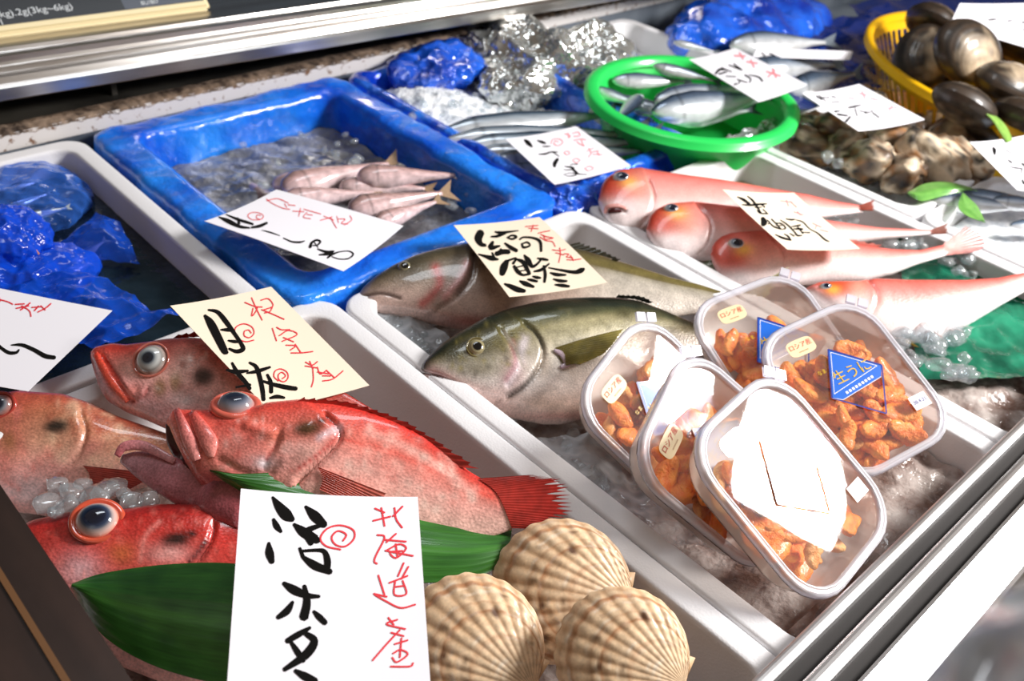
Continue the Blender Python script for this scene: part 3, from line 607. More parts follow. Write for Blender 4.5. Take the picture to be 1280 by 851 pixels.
class Paint:
    def __init__(s, px, py, t, sv): s.px, s.py, s.t, s.s = px, py, t, sv; s.c = np.zeros((len(px), 3)); s.sd = 0
    def ramp(s, stops, by='s'):
        x = getattr(s, by); X = [a for a, _ in stops]; Cc = np.array([lin(h) for _, h in stops])
        s.c = np.stack([np.interp(x, X, Cc[:, i]) for i in range(3)], 1)
    def mix(s, h, k): s.c = s.c + (lin(h) - s.c) * np.clip(k, 0, 1)[:, None]
    def blob(s, x, y, rx, ry, h, k=1.0, ang=0.0, soft=2.0):
        ca, sa = math.cos(math.radians(ang)), math.sin(math.radians(ang)); dx, dy = s.px - x, s.py - y
        r = np.hypot((dx * ca + dy * sa) / rx, (-dx * sa + dy * ca) / ry); s.mix(h, k * np.exp(-r ** soft))
    def line(s, poly, w, h, k=1.0):
        d, _ = seg_dist(np.stack([s.px, s.py], 1), catmull(poly, 5)); s.mix(h, k * np.exp(-(d / w) ** 2))
    def speck(s, n, box, r0, r1, h, k, seed):
        r = random.Random(seed)
        for _ in range(n):
            s.blob(r.uniform(box[0], box[2]), r.uniform(box[1], box[3]), r.uniform(r0, r1), r.uniform(r0, r1), h, k * r.uniform(.5, 1))
class Fish:
    def __init__(s, name, label, cat, group, top, bot, z, tilt, th, paint, material, creases=(), plates=(), ridges=(), n=190, m=88, pw=(.9, .85), tailw=.12, nosew=.28, axis=None):
        s.n3 = None; a, b = axis if axis else (np.mean([top[0], bot[0]], 0), np.mean([top[-1], bot[-1]], 0))
        A, B = P(*a, z), P(*b, z); s.ax = unit(B - A); t_ = TC - s.ax * TC.dot(s.ax); t_[2] = 0; t_ = unit(t_)
        ta = math.radians(tilt); s.N = unit(np.array([0, 0, 1.0]) * math.cos(ta) + t_ * math.sin(ta)); s.V = np.cross(s.N, s.ax); s.O = (A + B) / 2
        tu = np.array([s.uv(*p) for p in top]); bu = np.array([s.uv(*p) for p in bot])
        u0 = min(tu[:, 0].min(), bu[:, 0].min()); u1 = max(tu[-1, 0], bu[-1, 0]); s.u0, s.u1 = u0, u1
        tt = (np.linspace(0, 1, n)) ** 1.15; s.us = u0 + (u1 - u0) * tt
        def prof(q, end):
            q = q[np.argsort(q[:, 0])] if not np.all(np.diff(q[:, 0]) > 0) else q
            y = np.interp(s.us, q[:, 0], q[:, 1]); k = np.array([1, 2, 3, 2, 1]) / 9.0
            yp = np.r_[y[0], y[0], y, y[-1], y[-1]]; return np.convolve(yp, k, 'valid')
        s.top = prof(tu, 1); s.bot = prof(bu, -1); mid = (s.top[0] + s.bot[0]) / 2
        s.h = np.maximum((s.top - s.bot) / 2, .0008); s.c = (s.top + s.bot) / 2
        nose = np.sqrt(np.clip(1 - (1 - np.clip(tt / .02, 0, 1)) ** 2, .02, 1)); s.h *= nose
        hm = s.h.max(); s.tt = tt
        wn = np.sqrt(np.clip(1 - (1 - np.clip(tt / nosew, 0, 1)) ** 2, 0, 1)); wt = 1 - (1 - tailw) * sst(tt, .42, 1.0)
        s.w = np.maximum(th * hm * wn * wt, .0006); s.w = np.minimum(s.w, s.h * 1.1)
        s.pw = pw
        th_ = np.linspace(0, 2 * math.pi, m, endpoint=False); sn_, cs_ = np.sin(th_), np.cos(th_)
        vy = np.sign(sn_) * np.abs(sn_) ** pw[0]; vd = np.sign(cs_) * np.abs(cs_) ** pw[1]
        U = np.repeat(s.us, m); Vv = (s.c[:, None] + s.h[:, None] * vy[None]).ravel(); D = (s.w[:, None] * vd[None]).ravel()
        fw = np.clip(D / np.repeat(s.w, m), 0, 1) ** .5
        W3 = s.O + U[:, None] * s.ax + Vv[:, None] * s.V; px, py = proj(W3 + D[:, None] * s.N); pp = np.stack([px, py], 1); mpp = np.linalg.norm(s.O - CAM) / FPX
        for poly, dep, wid in creases:
            d, _ = seg_dist(pp, catmull(poly, 5)[:, :2]); D = D - dep * fw * np.exp(-(d * mpp / wid) ** 2)
        for poly, hgt, fall, sg in plates:
            d, sd = seg_dist(pp, catmull(poly, 5)[:, :2]); D = D + hgt * fw * np.exp(-d * mpp / fall) * (-sd * sg < 0) * sst(d * mpp, 0, .0012)
        for poly, hgt, wid in ridges:
            d, _ = seg_dist(pp, catmull(poly, 5)[:, :2]); D = D + hgt * fw * np.exp(-(d * mpp / wid) ** 2)
        sv = ((vy[None] + 1) / 2 * np.ones((n, 1))).ravel(); pt = Paint(px, py, np.repeat(tt, m), sv); paint(pt)
        if material == 'red_skin': pt.c = np.minimum(pt.c * np.array([1.14, 1.26, 1.26]), .95)
        V3 = W3 + D[:, None] * s.N
        V3 = np.vstack([V3, V3[:m].mean(0) , V3[-m:].mean(0)]); cols = np.vstack([pt.c, pt.c[:m].mean(0), pt.c[-m:].mean(0)])
        uvf = np.vstack([np.stack([U * .8, Vv, D * .3], 1), [[u0, 0, 0], [u1, 0, 0]]])
        F = [f[::-1] for f in grid_faces(n, m, True)]; k = n * m
        F += [(j, (j + 1) % m, k)  for j in range(m)] + [((n - 1) * m + (j + 1) % m, (n - 1) * m + j, k + 1) for j in range(m)]
        zmin = V3[:, 2].min(); s.e = empty(name, (s.O[0], s.O[1], zmin), label, cat, group)
        s.body = obj('body', mesh('body', V3, F, cols=cols, uvf=uvf), M[material], s.e)
    def uv(s, px, py):
        h = hit(px, py, s.O, s.N) - s.O; return h.dot(s.ax), h.dot(s.V)
    def depth(s, u, v):
        c_, h, w = (np.interp(u, s.us, a) for a in (s.c, s.h, s.w)); r = min(1, abs(v - c_) / h)
        return w * max(0, 1 - r ** (2 / s.pw[0])) ** (s.pw[1] / 2)
    def at(s, px, py, lift=0.0):
        d = 0.0
        for _ in range(12):
            h = hit(px, py, s.O + d * s.N, s.N) - s.O; d = .5 * d + .5 * s.depth(h.dot(s.ax), h.dot(s.V))
        return s.O + h.dot(s.ax) * s.ax + h.dot(s.V) * s.V + (d + lift) * s.N
    def eye(s, px, py, rpx, rings, bulge=.45, ring=None, lift=0.0, squash=1.0, nrm=None, pupil=None):
        """rings: [(radius fraction, colour)] from the middle outwards"""
        c_ = s.at(px, py, lift); a = s.at(px + rpx, py) ; rr = np.linalg.norm((hit(px + rpx, py, c_, s.N) - c_))
        Nn = s.N if nrm is None else unit(nrm); ex = unit(s.ax - Nn * s.ax.dot(Nn)); ey = np.cross(Nn, ex)
        Vv = []; Cc = []; nr, na = 14, 36; X = [r for r, _ in rings]; Y = np.array([lin(h) for _, h in rings])
        for i in range(nr + 1):
            f = i / nr
            for j in range(na):
                an = 2 * math.pi * j / na; z_ = rr * bulge * (1 - f ** 2.4) - (rr * .25 * f ** 6)
                Vv.append(c_ + rr * f * (math.cos(an) * ex + math.sin(an) * squash * ey) + Nn * z_)
                Cc.append([np.interp(f, X, Y[:, k]) for k in range(3)])
        e = obj('eye', mesh('eye', Vv, grid_faces(nr + 1, na, True) + [tuple(range(na))[::-1]], cols=np.array(Cc), uvf=np.array(Vv)), M['eye'], s.e)
        if ring:
            Vv = []; Cc = []; R_, r_ = rr * ring[0], rr * ring[1]
            for j in range(na):
                an = 2 * math.pi * j / na; d = math.cos(an) * ex + math.sin(an) * squash * ey
                for k in range(10):
                    b = 2 * math.pi * k / 10; Vv.append(c_ + d * (R_ + r_ * math.cos(b)) + Nn * (r_ * .9 * math.sin(b) - r_ * .1))
            F = []
            for j in range(na):
                for k in range(10): F.append((j * 10 + k, ((j + 1) % na) * 10 + k, ((j + 1) % na) * 10 + (k + 1) % 10, j * 10 + (k + 1) % 10))
            obj('eye_ring', mesh('eye_ring', Vv, F, cols=np.tile(lin(ring[2]), (len(Vv), 1)), uvf=np.array(Vv)), M['eye'], s.e)
        return e
    def fin(s, name, root, tip, c0, c1, rays=14, jag=.18, lift=(0, .004), ridge=.0006, seed=1, bow=0.0):
        r_ = random.Random(seed); root = catmull([p[:2] for p in root], 8); tip = catmull([p[:2] for p in tip], 8); nn = rays * 4 + 1; mm = 10
        def rs(Q, k): d = np.r_[0, np.cumsum(np.hypot(*np.diff(Q, axis=0).T))]; x = np.linspace(0, d[-1], k); return np.stack([np.interp(x, d, Q[:, i]) for i in (0, 1)], 1)
        A, B = rs(root, nn), rs(tip, nn); jg = [r_.uniform(.4, 1.2) for _ in range(rays + 2)]; Vv = []; Cc = []
        for i in range(nn):
            ph = (i % 4) / 4.0; sh_ = 1 - jag * math.sin(math.pi * ph) * jg[i // 4] - jag * .35 * (jg[i // 4] * (1 - ph) + jg[i // 4 + 1] * ph - .8)
            for j in range(mm):
                f = j / (mm - 1) * sh_; p = A[i] + (B[i] - A[i]) * f
                l = lift[0] + (lift[1] - lift[0]) * f + bow * math.sin(math.pi * f) + ridge * math.cos(2 * math.pi * ph)
                if j == 0: base = (s.at(*A[i]) - s.O).dot(s.N) if s.u0 <= s.uv(*A[i])[0] <= s.u1 else 0.0
                Vv.append(hit(*p, s.O + base * s.N, s.N) + l * s.N); Cc.append(lin(c0) + (lin(c1) - lin(c0)) * f * (1 - .35 * math.sin(math.pi * ph)))
        k = len(Vv); Vb = [v - s.N * .0009 for v in Vv]
        F = grid_faces(nn, mm); F += [tuple(x + k for x in f[::-1]) for f in grid_faces(nn, mm)]
        return obj(name, mesh(name, Vv + Vb, F, cols=np.array(Cc + Cc), uvf=np.array(Vv + Vb)), M['fin'], s.e)
    def bar(s, name, pts, rpx, c_, lift=.002, material='red_skin'):
        """a fleshy tapering strip (lip, jaw bone) along pixel points; radii in pixels"""
        Q = catmull([p[:2] for p in pts], 6); R_ = np.interp(np.linspace(0, 1, len(Q)), np.linspace(0, 1, len(rpx)), rpx) * np.linalg.norm(s.at(400, 400) - s.at(401, 400)) if False else None
        rad = []; C3 = []
        for i, p in enumerate(Q):
            c3 = s.at(*p, lift); C3.append(c3); k = np.interp(i / (len(Q) - 1), np.linspace(0, 1, len(rpx)), rpx); rad.append(k * np.linalg.norm(c3 - CAM) / FPX)
        C3 = np.array(C3); T = np.gradient(C3, axis=0); Vv = []
        for c3, t, r in zip(C3, T, rad):
            t = unit(t); e1 = unit(np.cross(s.N, t)); e2 = np.cross(t, e1)
            Vv += [c3 + r * (math.cos(a) * e1 + .45 * math.sin(a) * e2) for a in np.linspace(0, 2 * math.pi, 14, endpoint=False)]
        F = grid_faces(len(Q), 14, True) + [tuple(range(14))[::-1], tuple((len(Q) - 1) * 14 + i for i in range(14))]
        cc = c_ if isinstance(c_, (list, tuple)) else [c_, c_]; f = np.repeat(np.linspace(0, 1, len(Q)), 14)[:, None]
        return obj(name, mesh(name, Vv, F, cols=lin(cc[0]) * (1 - f) + lin(cc[1]) * f, uvf=np.array(Vv)), M[material], s.e)

# ---------------------------------------------------------------- silver trevally (behind first)
zM2 = lambda L: zz((425, 283), 2.976, L)
def pt_M2(p):
    p.ramp([(0, '#cbb0a6'), (.3, '#b8a094'), (.55, '#9a8672'), (.8, '#655842'), (1, '#35321f')])  # tones kept darker: the shade this fish lies in is painted in
    p.mix('#c9c2b6', .75 * sst(p.px, 690, 780) * (p.s < .75)); p.line([(730, 325), (790, 338), (850, 352), (905, 364)], 8, '#6c6234', .85)
    p.blob(505, 330, 60, 26, '#4b4535', .9); p.blob(470, 378, 40, 14, '#c6aaa0', .8); p.line([(545, 335), (550, 355), (538, 372), (528, 380)], 6, '#b03a38', .75); p.line([(584, 330), (575, 350), (556, 372)], 5, '#d79a98', .9); p.line([(592, 318), (590, 340), (574, 366)], 5, '#4a342e', .7)
    p.blob(585, 402, 40, 9, '#a8433c', .6); p.line([(447, 372), (475, 366), (500, 372)], 2, '#3f2f2c', .8)
m2top = zM2([(62, 268), (75, 240), (130, 192), (200, 150), (280, 115), (370, 90), (460, 74)]) + [(625, 302), (670, 304), (725, 314), (781, 330), (837, 347), (875, 356), (925, 372)]
m2bot = zM2([(62, 280), (78, 296), (120, 315), (250, 335), (350, 357), (450, 377)]) + [(620, 418), (680, 424), (740, 420), (800, 408), (850, 395), (925, 384)]
f2 = Fish('silver_trevally', 'silver trevally with red gill streak lying under the cream card', 'fish', 'silver trevally in the styrofoam box', m2top, m2bot, -.008, 26, .40, pt_M2, 'jack_skin',
  creases=[([(447, 373), (475, 367), (500, 373)], .002, .0015), ([(592, 318), (588, 345), (570, 370), (548, 385)], .003, .003)], plates=[([(592, 318), (588, 345), (570, 370), (548, 385)], .003, .02, 1)])
f2.eye(506, 333, 9, [(0, '#0a0a0a'), (.5, '#0c0c0c'), (.58, '#8a8468'), (.9, '#6b6550'), (1, '#2e2b22')], .4)
f2.fin('tail_fin', [(920, 371), (920, 385)], [(985, 335), (960, 378), (985, 420)], '#5e5638', '#8d8452', 10)
f2.fin('dorsal_fin', [(700, 309), (730, 315), (770, 327)], [(724, 305), (745, 312), (775, 326)], '#2d2b20', '#3c392a', 8)

zM1 = lambda L: zz((500, 280), 3.2, L)
def pt_M1(p):
    p.ramp([(0, '#ead8d0'), (.25, '#f3eae5'), (.45, '#e2dbcf'), (.6, '#c2ba9e'), (.72, '#857e58'), (.80, '#474a32'), (.87, '#20261b'), (1, '#0e120c')])
    p.speck(60, (690, 385, 860, 440), 2, 5, '#6a6340', .45, 3); p.speck(30, (640, 470, 740, 520), 3, 8, '#dccfc6', .4, 5)
    p.line([(655, 388), (700, 381), (760, 380), (820, 386)], 2.5, '#1f2a22', .8); p.line([(690, 408), (740, 399), (800, 400), (860, 410)], 5, '#c9bf98', .5); p.speck(14, (690, 388, 850, 402), 4, 7, '#4c492e', .6, 43)
    p.blob(880, 400, 26, 24, '#463725', .85)
    # head
    p.blob(600, 425, 52, 28, '#4c4626', .95); p.blob(560, 440, 34, 16, '#262a1c', .8); p.blob(640, 425, 26, 22, '#6d653a', .7); p.blob(610, 400, 40, 10, '#23271a', .85, -20)
    p.blob(575, 490, 46, 15, '#d8aaa2', .85, 25); p.blob(620, 505, 40, 14, '#d0aca2', .8, 15); p.blob(548, 470, 22, 9, '#b98280', .9, 25); p.blob(640, 470, 16, 24, '#b98a8a', .75, 20); p.blob(600, 462, 36, 14, '#6b6340', .7)
    p.line([(655, 425), (648, 455), (634, 480)], 6, '#e3d8dc', .85); p.line([(640, 428), (644, 455), (632, 476)], 4, '#a8606a', .6); p.speck(40, (560, 400, 660, 470), 1.5, 4, '#93874a', .55, 41); p.speck(30, (560, 400, 650, 470), 1.5, 4, '#1e2014', .5, 42); p.line([(660, 408), (672, 420), (679, 436), (677, 450), (669, 465), (655, 482), (638, 494)], 4.0, '#1e211d', .85); p.line([(630, 415), (646, 440), (652, 458)], 2, '#d0c6b4', .6)
    p.line([(525, 464), (550, 471), (575, 483), (588, 487)], 2.6, '#3a241f', .95); p.blob(527, 460, 14, 6, '#1c2427', .9, -35)
    p.blob(690, 505, 40, 16, '#c9a58d', .5); p.blob(700, 520, 60, 6, '#c98a80', .6); p.blob(680, 455, 12, 22, '#b59a80', .5)
g_line = [(655, 405), (668, 415), (678, 434), (676, 452), (668, 467), (653, 484), (632, 497)]
f1 = Fish('silver_trevally', 'olive-backed silver trevally with golden pectoral fin and round eye', 'fish', 'silver trevally in the styrofoam box',
  zM1([(76, 578), (100, 545), (170, 480), (240, 435), (330, 385), (430, 345), (540, 318), (650, 303), (760, 298), (860, 298), (950, 310), (1050, 345), (1120, 375), (1180, 398), (1250, 425), (1330, 450)]),
  zM1([(76, 588), (88, 610), (110, 632), (160, 668), (230, 702), (320, 732), (400, 757), (500, 782), (580, 797), (650, 797), (720, 780), (800, 745), (900, 690), (1030, 610), (1150, 545), (1250, 500), (1330, 480)]),
  -.004, 30, .42, pt_M1, 'jack_skin', creases=[([(524, 463), (550, 469), (575, 481), (588, 486)], .0025, .0014), (g_line, .004, .0028), ([(625, 412), (640, 440), (648, 462), (634, 482)], .0015, .003)],
  plates=[(g_line, .0045, .022, 1), ([(622, 412), (642, 440), (650, 462), (632, 484)], .002, .012, 1)], n=230, m=110)
f1.eye(596, 434, 12.5, [(0, '#08080a'), (.46, '#0d0e10'), (.52, '#b8ad86'), (.62, '#8b8160'), (.86, '#a79c74'), (1, '#3a3524')], .42, (1.0, .10, '#6b6038'))
f1.fin('pectoral_fin', [(694, 435), (698, 446), (705, 458)], [(776, 416), (768, 428), (752, 446), (722, 460)], '#6d6228', '#8c8138', 16, .03, (.001, .010), .0005, bow=.004)
f1.bar('pectoral_base', [(692, 438), (703, 444), (708, 455), (700, 460)], [2, 5, 5, 2], '#b9a5b0', .0015, 'jack_skin')
f1.fin('dorsal_fin', [(768, 373), (790, 373), (812, 379)], [(772, 370), (800, 372), (815, 379)], '#14160f', '#202418', 7)
f1.fin('tail_fin', [(914, 421), (914, 429)], [(975, 395), (955, 432), (975, 470)], '#5e5638', '#8d8452', 10)

# ---------------------------------------------------------------- red rockfish
zr = lambda L: zz((140, 380), 3.04, L)
def pt_R1(p):
    p.ramp([(0, '#efb4a9'), (.3, '#f1b3a6'), (.55, '#eca095'), (.74, '#e6776a'), (.9, '#d9483c'), (1, '#c4302a')])
    p.mix('#dc4c40', .65 * (1 - sst(p.px, 270, 430))); p.speck(70, (420, 520, 630, 640), 1.5, 4, '#db5a4e', .35, 4); p.speck(60, (420, 530, 600, 640), 3, 8, '#f6d0c2', .4, 8)
    p.line([(425, 548), (480, 562), (550, 592), (615, 622)], 2.5, '#d8473c', .6); p.line([(430, 503), (500, 530), (560, 565), (610, 602)], 6, '#cf2b24', .75); p.line([(460, 540), (520, 565), (590, 615)], 6, '#f4c9bd', .4)
    p.blob(388, 534, 26, 14, '#8f4a2c', .5)
    p.blob(290, 560, 26, 12, '#e5857a', .7, 10); p.blob(330, 578, 24, 9, '#dcb3b4', .7); p.blob(385, 565, 24, 12, '#eeb0a5', .7); p.blob(345, 550, 12, 18, '#df6e54', .6); p.blob(320, 525, 18, 10, '#d5604a', .6); p.speck(26, (270, 520, 380, 590), 2, 6, '#f0b9b0', .5, 30); p.speck(22, (270, 520, 400, 600), 2, 5, '#b82c26', .5, 31)
    p.blob(300, 610, 46, 16, '#c94448', .6); p.blob(260, 600, 30, 14, '#a83848', .6); p.blob(330, 580, 8, 6, '#eddade', .9); p.line([(332, 576), (340, 563), (345, 555)], 2.5, '#8c2420', .8)
    p.line([(408, 522), (422, 538), (416, 552), (396, 570), (372, 588)], 2.6, '#b23a36', .85); p.line([(400, 548), (424, 534)], 5, '#e9c0c4', .85); p.line([(232, 518), (252, 514), (272, 513)], 3, '#c93a30', .6); p.blob(385, 536, 17, 9, '#43301c', .95, -8, 4); p.blob(403, 526, 5, 3, '#14100e', 1)
r1top = [(212, 522)] + zr([(222, 402), (240, 398), (270, 402), (330, 404), (385, 404), (480, 396), (560, 388), (600, 375), (740, 362), (850, 376), (960, 400), (1100, 452), (1200, 505), (1276, 560)]) + [(585, 588), (612, 604), (645, 628)]
r1bot = [(213, 535), (222, 556), (234, 580), (250, 606), (275, 630), (320, 650), (360, 660), (400, 672), (440, 682), (480, 688), (530, 690), (580, 683), (612, 672), (640, 662)]
gR = [(406, 520), (420, 533), (424, 545), (414, 560), (394, 580), (372, 602)]
F1 = Fish('red_rockfish', 'large salmon-red rockfish with gaping mouth under the cream card', 'fish', 'red rockfish in the styrofoam box', r1top, r1bot, .026, 36, .40, pt_R1, 'red_skin',
  creases=[(gR, .004, .003), ([(330, 582), (343, 560), (350, 540)], .002, .003), ([(275, 575), (310, 592), (340, 590)], .002, .003)], plates=[(gR, .004, .02, 1)], ridges=[([(310, 532), (345, 542), (385, 534)], .002, .004), ([(355, 575), (385, 560), (405, 548)], .002, .004)], n=250, m=110, axis=((190, 575), (640, 645)))
nr = unit(F1.N * .72 + F1.V * .6)
F1.eye(297, 509, 25, [(0, '#1a2030'), (.34, '#222a3c'), (.46, '#4d5668'), (.56, '#73798a'), (.7, '#a39aa0'), (.84, '#c98e88'), (.93, '#dd6a5c'), (1, '#d24a3e')], .6, (.97, .22, '#e06a58'), .006, .85, nr)
F1.bar('mouth_cavity', [(206, 526), (214, 548), (232, 572), (262, 590)], [4, 10, 12, 8], ['#3a0c10', '#5a1a20'], -.010)
F1.bar('maxilla', [(222, 513), (230, 532), (238, 552), (248, 576)], [4, 6, 8, 5], ['#d9605a', '#ec9a94'], .003)
F1.bar('cheek_bone', [(240, 516), (252, 536), (262, 555), (264, 572)], [5, 9, 11, 4], ['#dc584e', '#e8938a'], .001)
F1.bar('lower_jaw', [(152, 573), (172, 578), (205, 592), (250, 612), (310, 632)], [5, 14, 22, 28, 30], ['#c598a2', '#b85a62'], .000)
F1.bar('lower_lip', [(150, 572), (160, 560), (185, 560), (222, 578)], [4, 6, 6, 4], ['#cf6a72', '#e0a0a4'], .007)
F1.fin('tail_fin', [(598, 598), (622, 618), (640, 660)], [(668, 594), (702, 602), (714, 628), (708, 648), (676, 662)], '#c63a30', '#96120c', 24, .26, (.001, .004), .00015, 3)
F1.fin('dorsal_fin', zr([(700, 372), (850, 382), (980, 412), (1100, 460), (1200, 515)]) + [(575, 584)], zr([(735, 354), (880, 370), (1000, 400), (1130, 452), (1240, 522)]) + [(600, 586)], '#d5443a', '#b5211c', 18, .4, (.0, .002), .0004, 6)
F1.fin('pectoral_fin', [(398, 584), (404, 598), (400, 612)], [(484, 618), (474, 628), (440, 630)], '#e0604f', '#e67a6a', 10, .03, (.002, .005), .0003)

z2 = lambda L: zz((0, 340), 3.765, L)
def pt_R2(p):
    p.ramp([(0, '#eab0b0'), (.25, '#e79a98'), (.5, '#dfa096'), (.75, '#cc6256'), (1, '#a5291f')])
    p.mix('#de4a3e', .7 * (1 - sst(p.px, 125, 165))); p.blob(232, 458, 20, 22, '#e0b0a8', .7); p.blob(200, 485, 9, 13, '#7d5a2c', .8, 0, 3); p.blob(219, 478, 8, 13, '#8a6a3a', .7, 0, 3); p.blob(232, 500, 24, 9, '#dccaca', .75); p.blob(262, 500, 26, 14, '#a0706a', .6); p.blob(185, 510, 30, 8, '#e8b6bc', .7, 20)
    p.line([(122, 440), (138, 468), (166, 500)], 5, '#e8452f', .85); p.line([(119, 450), (128, 480), (146, 508)], 5, '#bfa0ac', .85); p.line([(131, 448), (148, 470), (168, 496)], 1.8, '#7e1713', .85); p.line([(164, 502), (180, 495), (184, 486)], 1.8, '#8e2320', .7); p.blob(168, 488, 12, 9, '#ee8a80', .85); p.blob(150, 434, 30, 6, '#b02a1e', .85); p.speck(30, (225, 425, 320, 500), 2, 6, '#8a3a2e', .5, 9); p.speck(20, (190, 440, 290, 510), 2, 5, '#f2d4cc', .5, 19); p.blob(254, 470, 15, 13, '#241512', .95, 0, 4)
F2 = Fish('red_rockfish', 'red rockfish head with clear ringed eye beside the foam rim', 'fish', 'red rockfish in the styrofoam box', z2([(428, 372), (470, 352), (540, 338), (600, 345), (690, 335), (800, 318), (890, 312)]) + [(280, 425), (330, 440), (380, 462), (430, 490), (480, 520)],
  z2([(428, 385), (440, 440), (470, 540), (510, 610), (600, 662), (700, 702), (790, 742)]) + [(250, 548), (300, 565), (350, 570), (400, 560), (440, 548), (480, 535)], .030, 34, .40, pt_R2, 'red_skin',
  creases=[([(128, 446), (143, 470), (166, 501)], .003, .0025), ([(244, 448), (240, 478), (226, 504), (202, 520)], .002, .003), ([(166, 501), (180, 496), (185, 486)], .0015, .002)], ridges=[([(121, 452), (130, 482), (150, 508)], .002, .004), ([(152, 478), (168, 498), (180, 490)], .002, .004)])
F2.eye(189, 450, 21, [(0, '#141a26'), (.30, '#1c2431'), (.35, '#5d6670'), (.45, '#a5aaab'), (.6, '#c2c4c2'), (.72, '#8d8a86'), (.82, '#b8aaa2'), (.92, '#b98a7c'), (1, '#c8604e')], .42, (1.0, .075, '#cf7464'), .001)
F2.bar('upper_lip', [(119, 441), (128, 458), (142, 480), (160, 502)], [3, 4.5, 4.5, 3], ['#e2452f', '#e0604c'], .0005)
F2.fin('dorsal_fin', [(215, 424), (250, 421), (300, 429)], [(225, 420), (262, 414), (312, 424)], '#8e2018', '#a03024', 8, .3)

def pt_R3(p):
    p.ramp([(0, '#e6b0a6'), (.3, '#e0a294'), (.55, '#c98d74'), (.8, '#b8694c'), (1, '#9c3a2a')])
    p.mix('#d8584c', .5 * (1 - sst(p.px, 0, 60))); p.blob(66, 530, 30, 15, '#8a5a44', .45); p.blob(12, 548, 14, 20, '#8a5a2c', .7); p.speck(70, (60, 495, 220, 600), 1.5, 5, '#a83c2a', .5, 12); p.speck(60, (60, 500, 210, 590), 3, 9, '#dcb495', .45, 13)
    p.blob(112, 560, 22, 12, '#a0404a', .5, -20); p.blob(40, 612, 40, 22, '#e0c4c8', .7); p.blob(60, 588, 40, 14, '#e5908a', .6); p.speck(20, (0, 510, 60, 640), 3, 8, '#e87a70', .6, 14); p.blob(70, 533, 17, 9, '#171412', .98, -5, 4)
F3 = Fish('red_rockfish', 'brownish red rockfish with black gill spot below the white card', 'fish', 'red rockfish in the styrofoam box', [(-40, 548), (-32, 515), (-10, 493), (25, 489), (80, 493), (114, 504), (149, 521), (207, 541), (250, 560), (290, 575)],
  [(-40, 560), (-30, 595), (-10, 620), (20, 640), (60, 645), (110, 635), (160, 615), (210, 600), (250, 592), (290, 590)], -.022, 34, .40, pt_R3, 'red_skin', creases=[([(100, 517), (106, 545), (88, 580), (56, 612)], .0025, .003)], plates=[([(100, 517), (106, 545), (88, 580), (56, 612)], .003, .02, 1)])
F3.eye(1, 507, 17, [(0, '#0c0f1c'), (.4, '#1a2030'), (.55, '#7a8088'), (.8, '#b07a70'), (1, '#b03a30')], .5, (1.0, .15, '#b5443a'), .002, .9)
F3.fin('pectoral_fin', [(104, 582), (112, 592), (112, 604)], [(190, 592), (186, 600), (165, 612)], '#b04436', '#9c2c22', 8, .03, (.001, .004), .0002)

def pt_R4(p):
    p.ramp([(0, '#e8a09a'), (.35, '#dd746c'), (.6, '#cf4840'), (.85, '#bd2c26'), (1, '#981a17')])
    p.blob(212, 692, 28, 12, '#e6a29c', .85); p.blob(152, 692, 18, 14, '#b5622c', .6); p.blob(100, 712, 26, 20, '#e6b8bc', .7); p.speck(60, (60, 635, 300, 720), 2, 5, '#ea7a6e', .45, 21); p.speck(30, (150, 630, 300, 660), 2, 5, '#8a1a16', .5, 22)
    p.line([(258, 676), (250, 688), (238, 702)], 4, '#2a0c10', .95); p.mix('#e7a49c', .8 * sst(p.py, 740, 800)); p.line([(176, 700), (182, 670), (200, 652)], 3, '#e88a80', .6); p.blob(220, 674, 21, 10, '#1a120f', .97, -8, 4); p.blob(241, 667, 6, 4, '#14100f', 1)
F4 = Fish('red_rockfish', 'deep red rockfish half hidden under the broad green leaf', 'fish', 'red rockfish in the styrofoam box', [(-12, 690), (10, 668), (44, 650), (90, 640), (161, 636), (202, 630), (252, 631), (296, 642), (340, 655), (390, 680), (440, 715), (480, 745)],
  [(-12, 705), (5, 740), (40, 775), (90, 805), (144, 830), (200, 852), (260, 868), (320, 865), (380, 845), (430, 810), (480, 775)], -.026, 34, .38, pt_R4, 'red_skin', creases=[([(266, 655), (262, 675), (246, 700), (220, 730)], .004, .003)], plates=[([(266, 655), (262, 675), (246, 700), (220, 730)], .004, .02, 1)])
F4.eye(122, 651, 30, [(0, '#0a0e1c'), (.36, '#121a2e'), (.5, '#2c3850'), (.58, '#59606e'), (.66, '#b5a4a0'), (.76, '#e6bfb2'), (.86, '#e07a5c'), (1, '#cf452f')], .55, (.98, .15, '#d2563c'), .001, .92, unit(F4.N * .9 + F4.V * .3 + F4.ax * .12))
F4.fin('dorsal_fin', [(250, 633), (300, 645), (360, 668)], [(262, 618), (300, 630), (375, 660)], '#c8302a', '#a01814', 8, .3)

# ---------------------------------------------------------------- pink tilefish
za = lambda L: zz((720, 200), 2.286, L)
def pt_tile(hx, hy, hr, ex, ey, belly='#f6ecec'):
    def f(p):
        p.ramp([(0, belly), (.25, '#f2d6d2'), (.45, '#edb0a8'), (.7, '#e68a82'), (.9, '#d8655a'), (1, '#c04a3e')])
        p.blob(hx, hy, hr * 1.15, hr * .85, '#d85034', .97, 0, 3); p.blob(hx - hr * .6, hy - hr * .1, hr * .65, hr * .7, '#c03a22', .9); p.blob(hx + hr * .9, hy + hr * .1, hr * .5, hr * .7, '#eaa08a', .7)
        p.blob(ex + hr * .28, ey + hr * .25, hr * .42, hr * .28, '#f0b040', .85); p.blob(hx + hr * .2, hy + hr * 1.05, hr * .95, hr * .42, '#f6eaea', .9)
    return f
EYT = [(0, '#0b1020'), (.5, '#10182a'), (.6, '#5d6b80'), (.8, '#c9ced2'), (1, '#d8a060')]
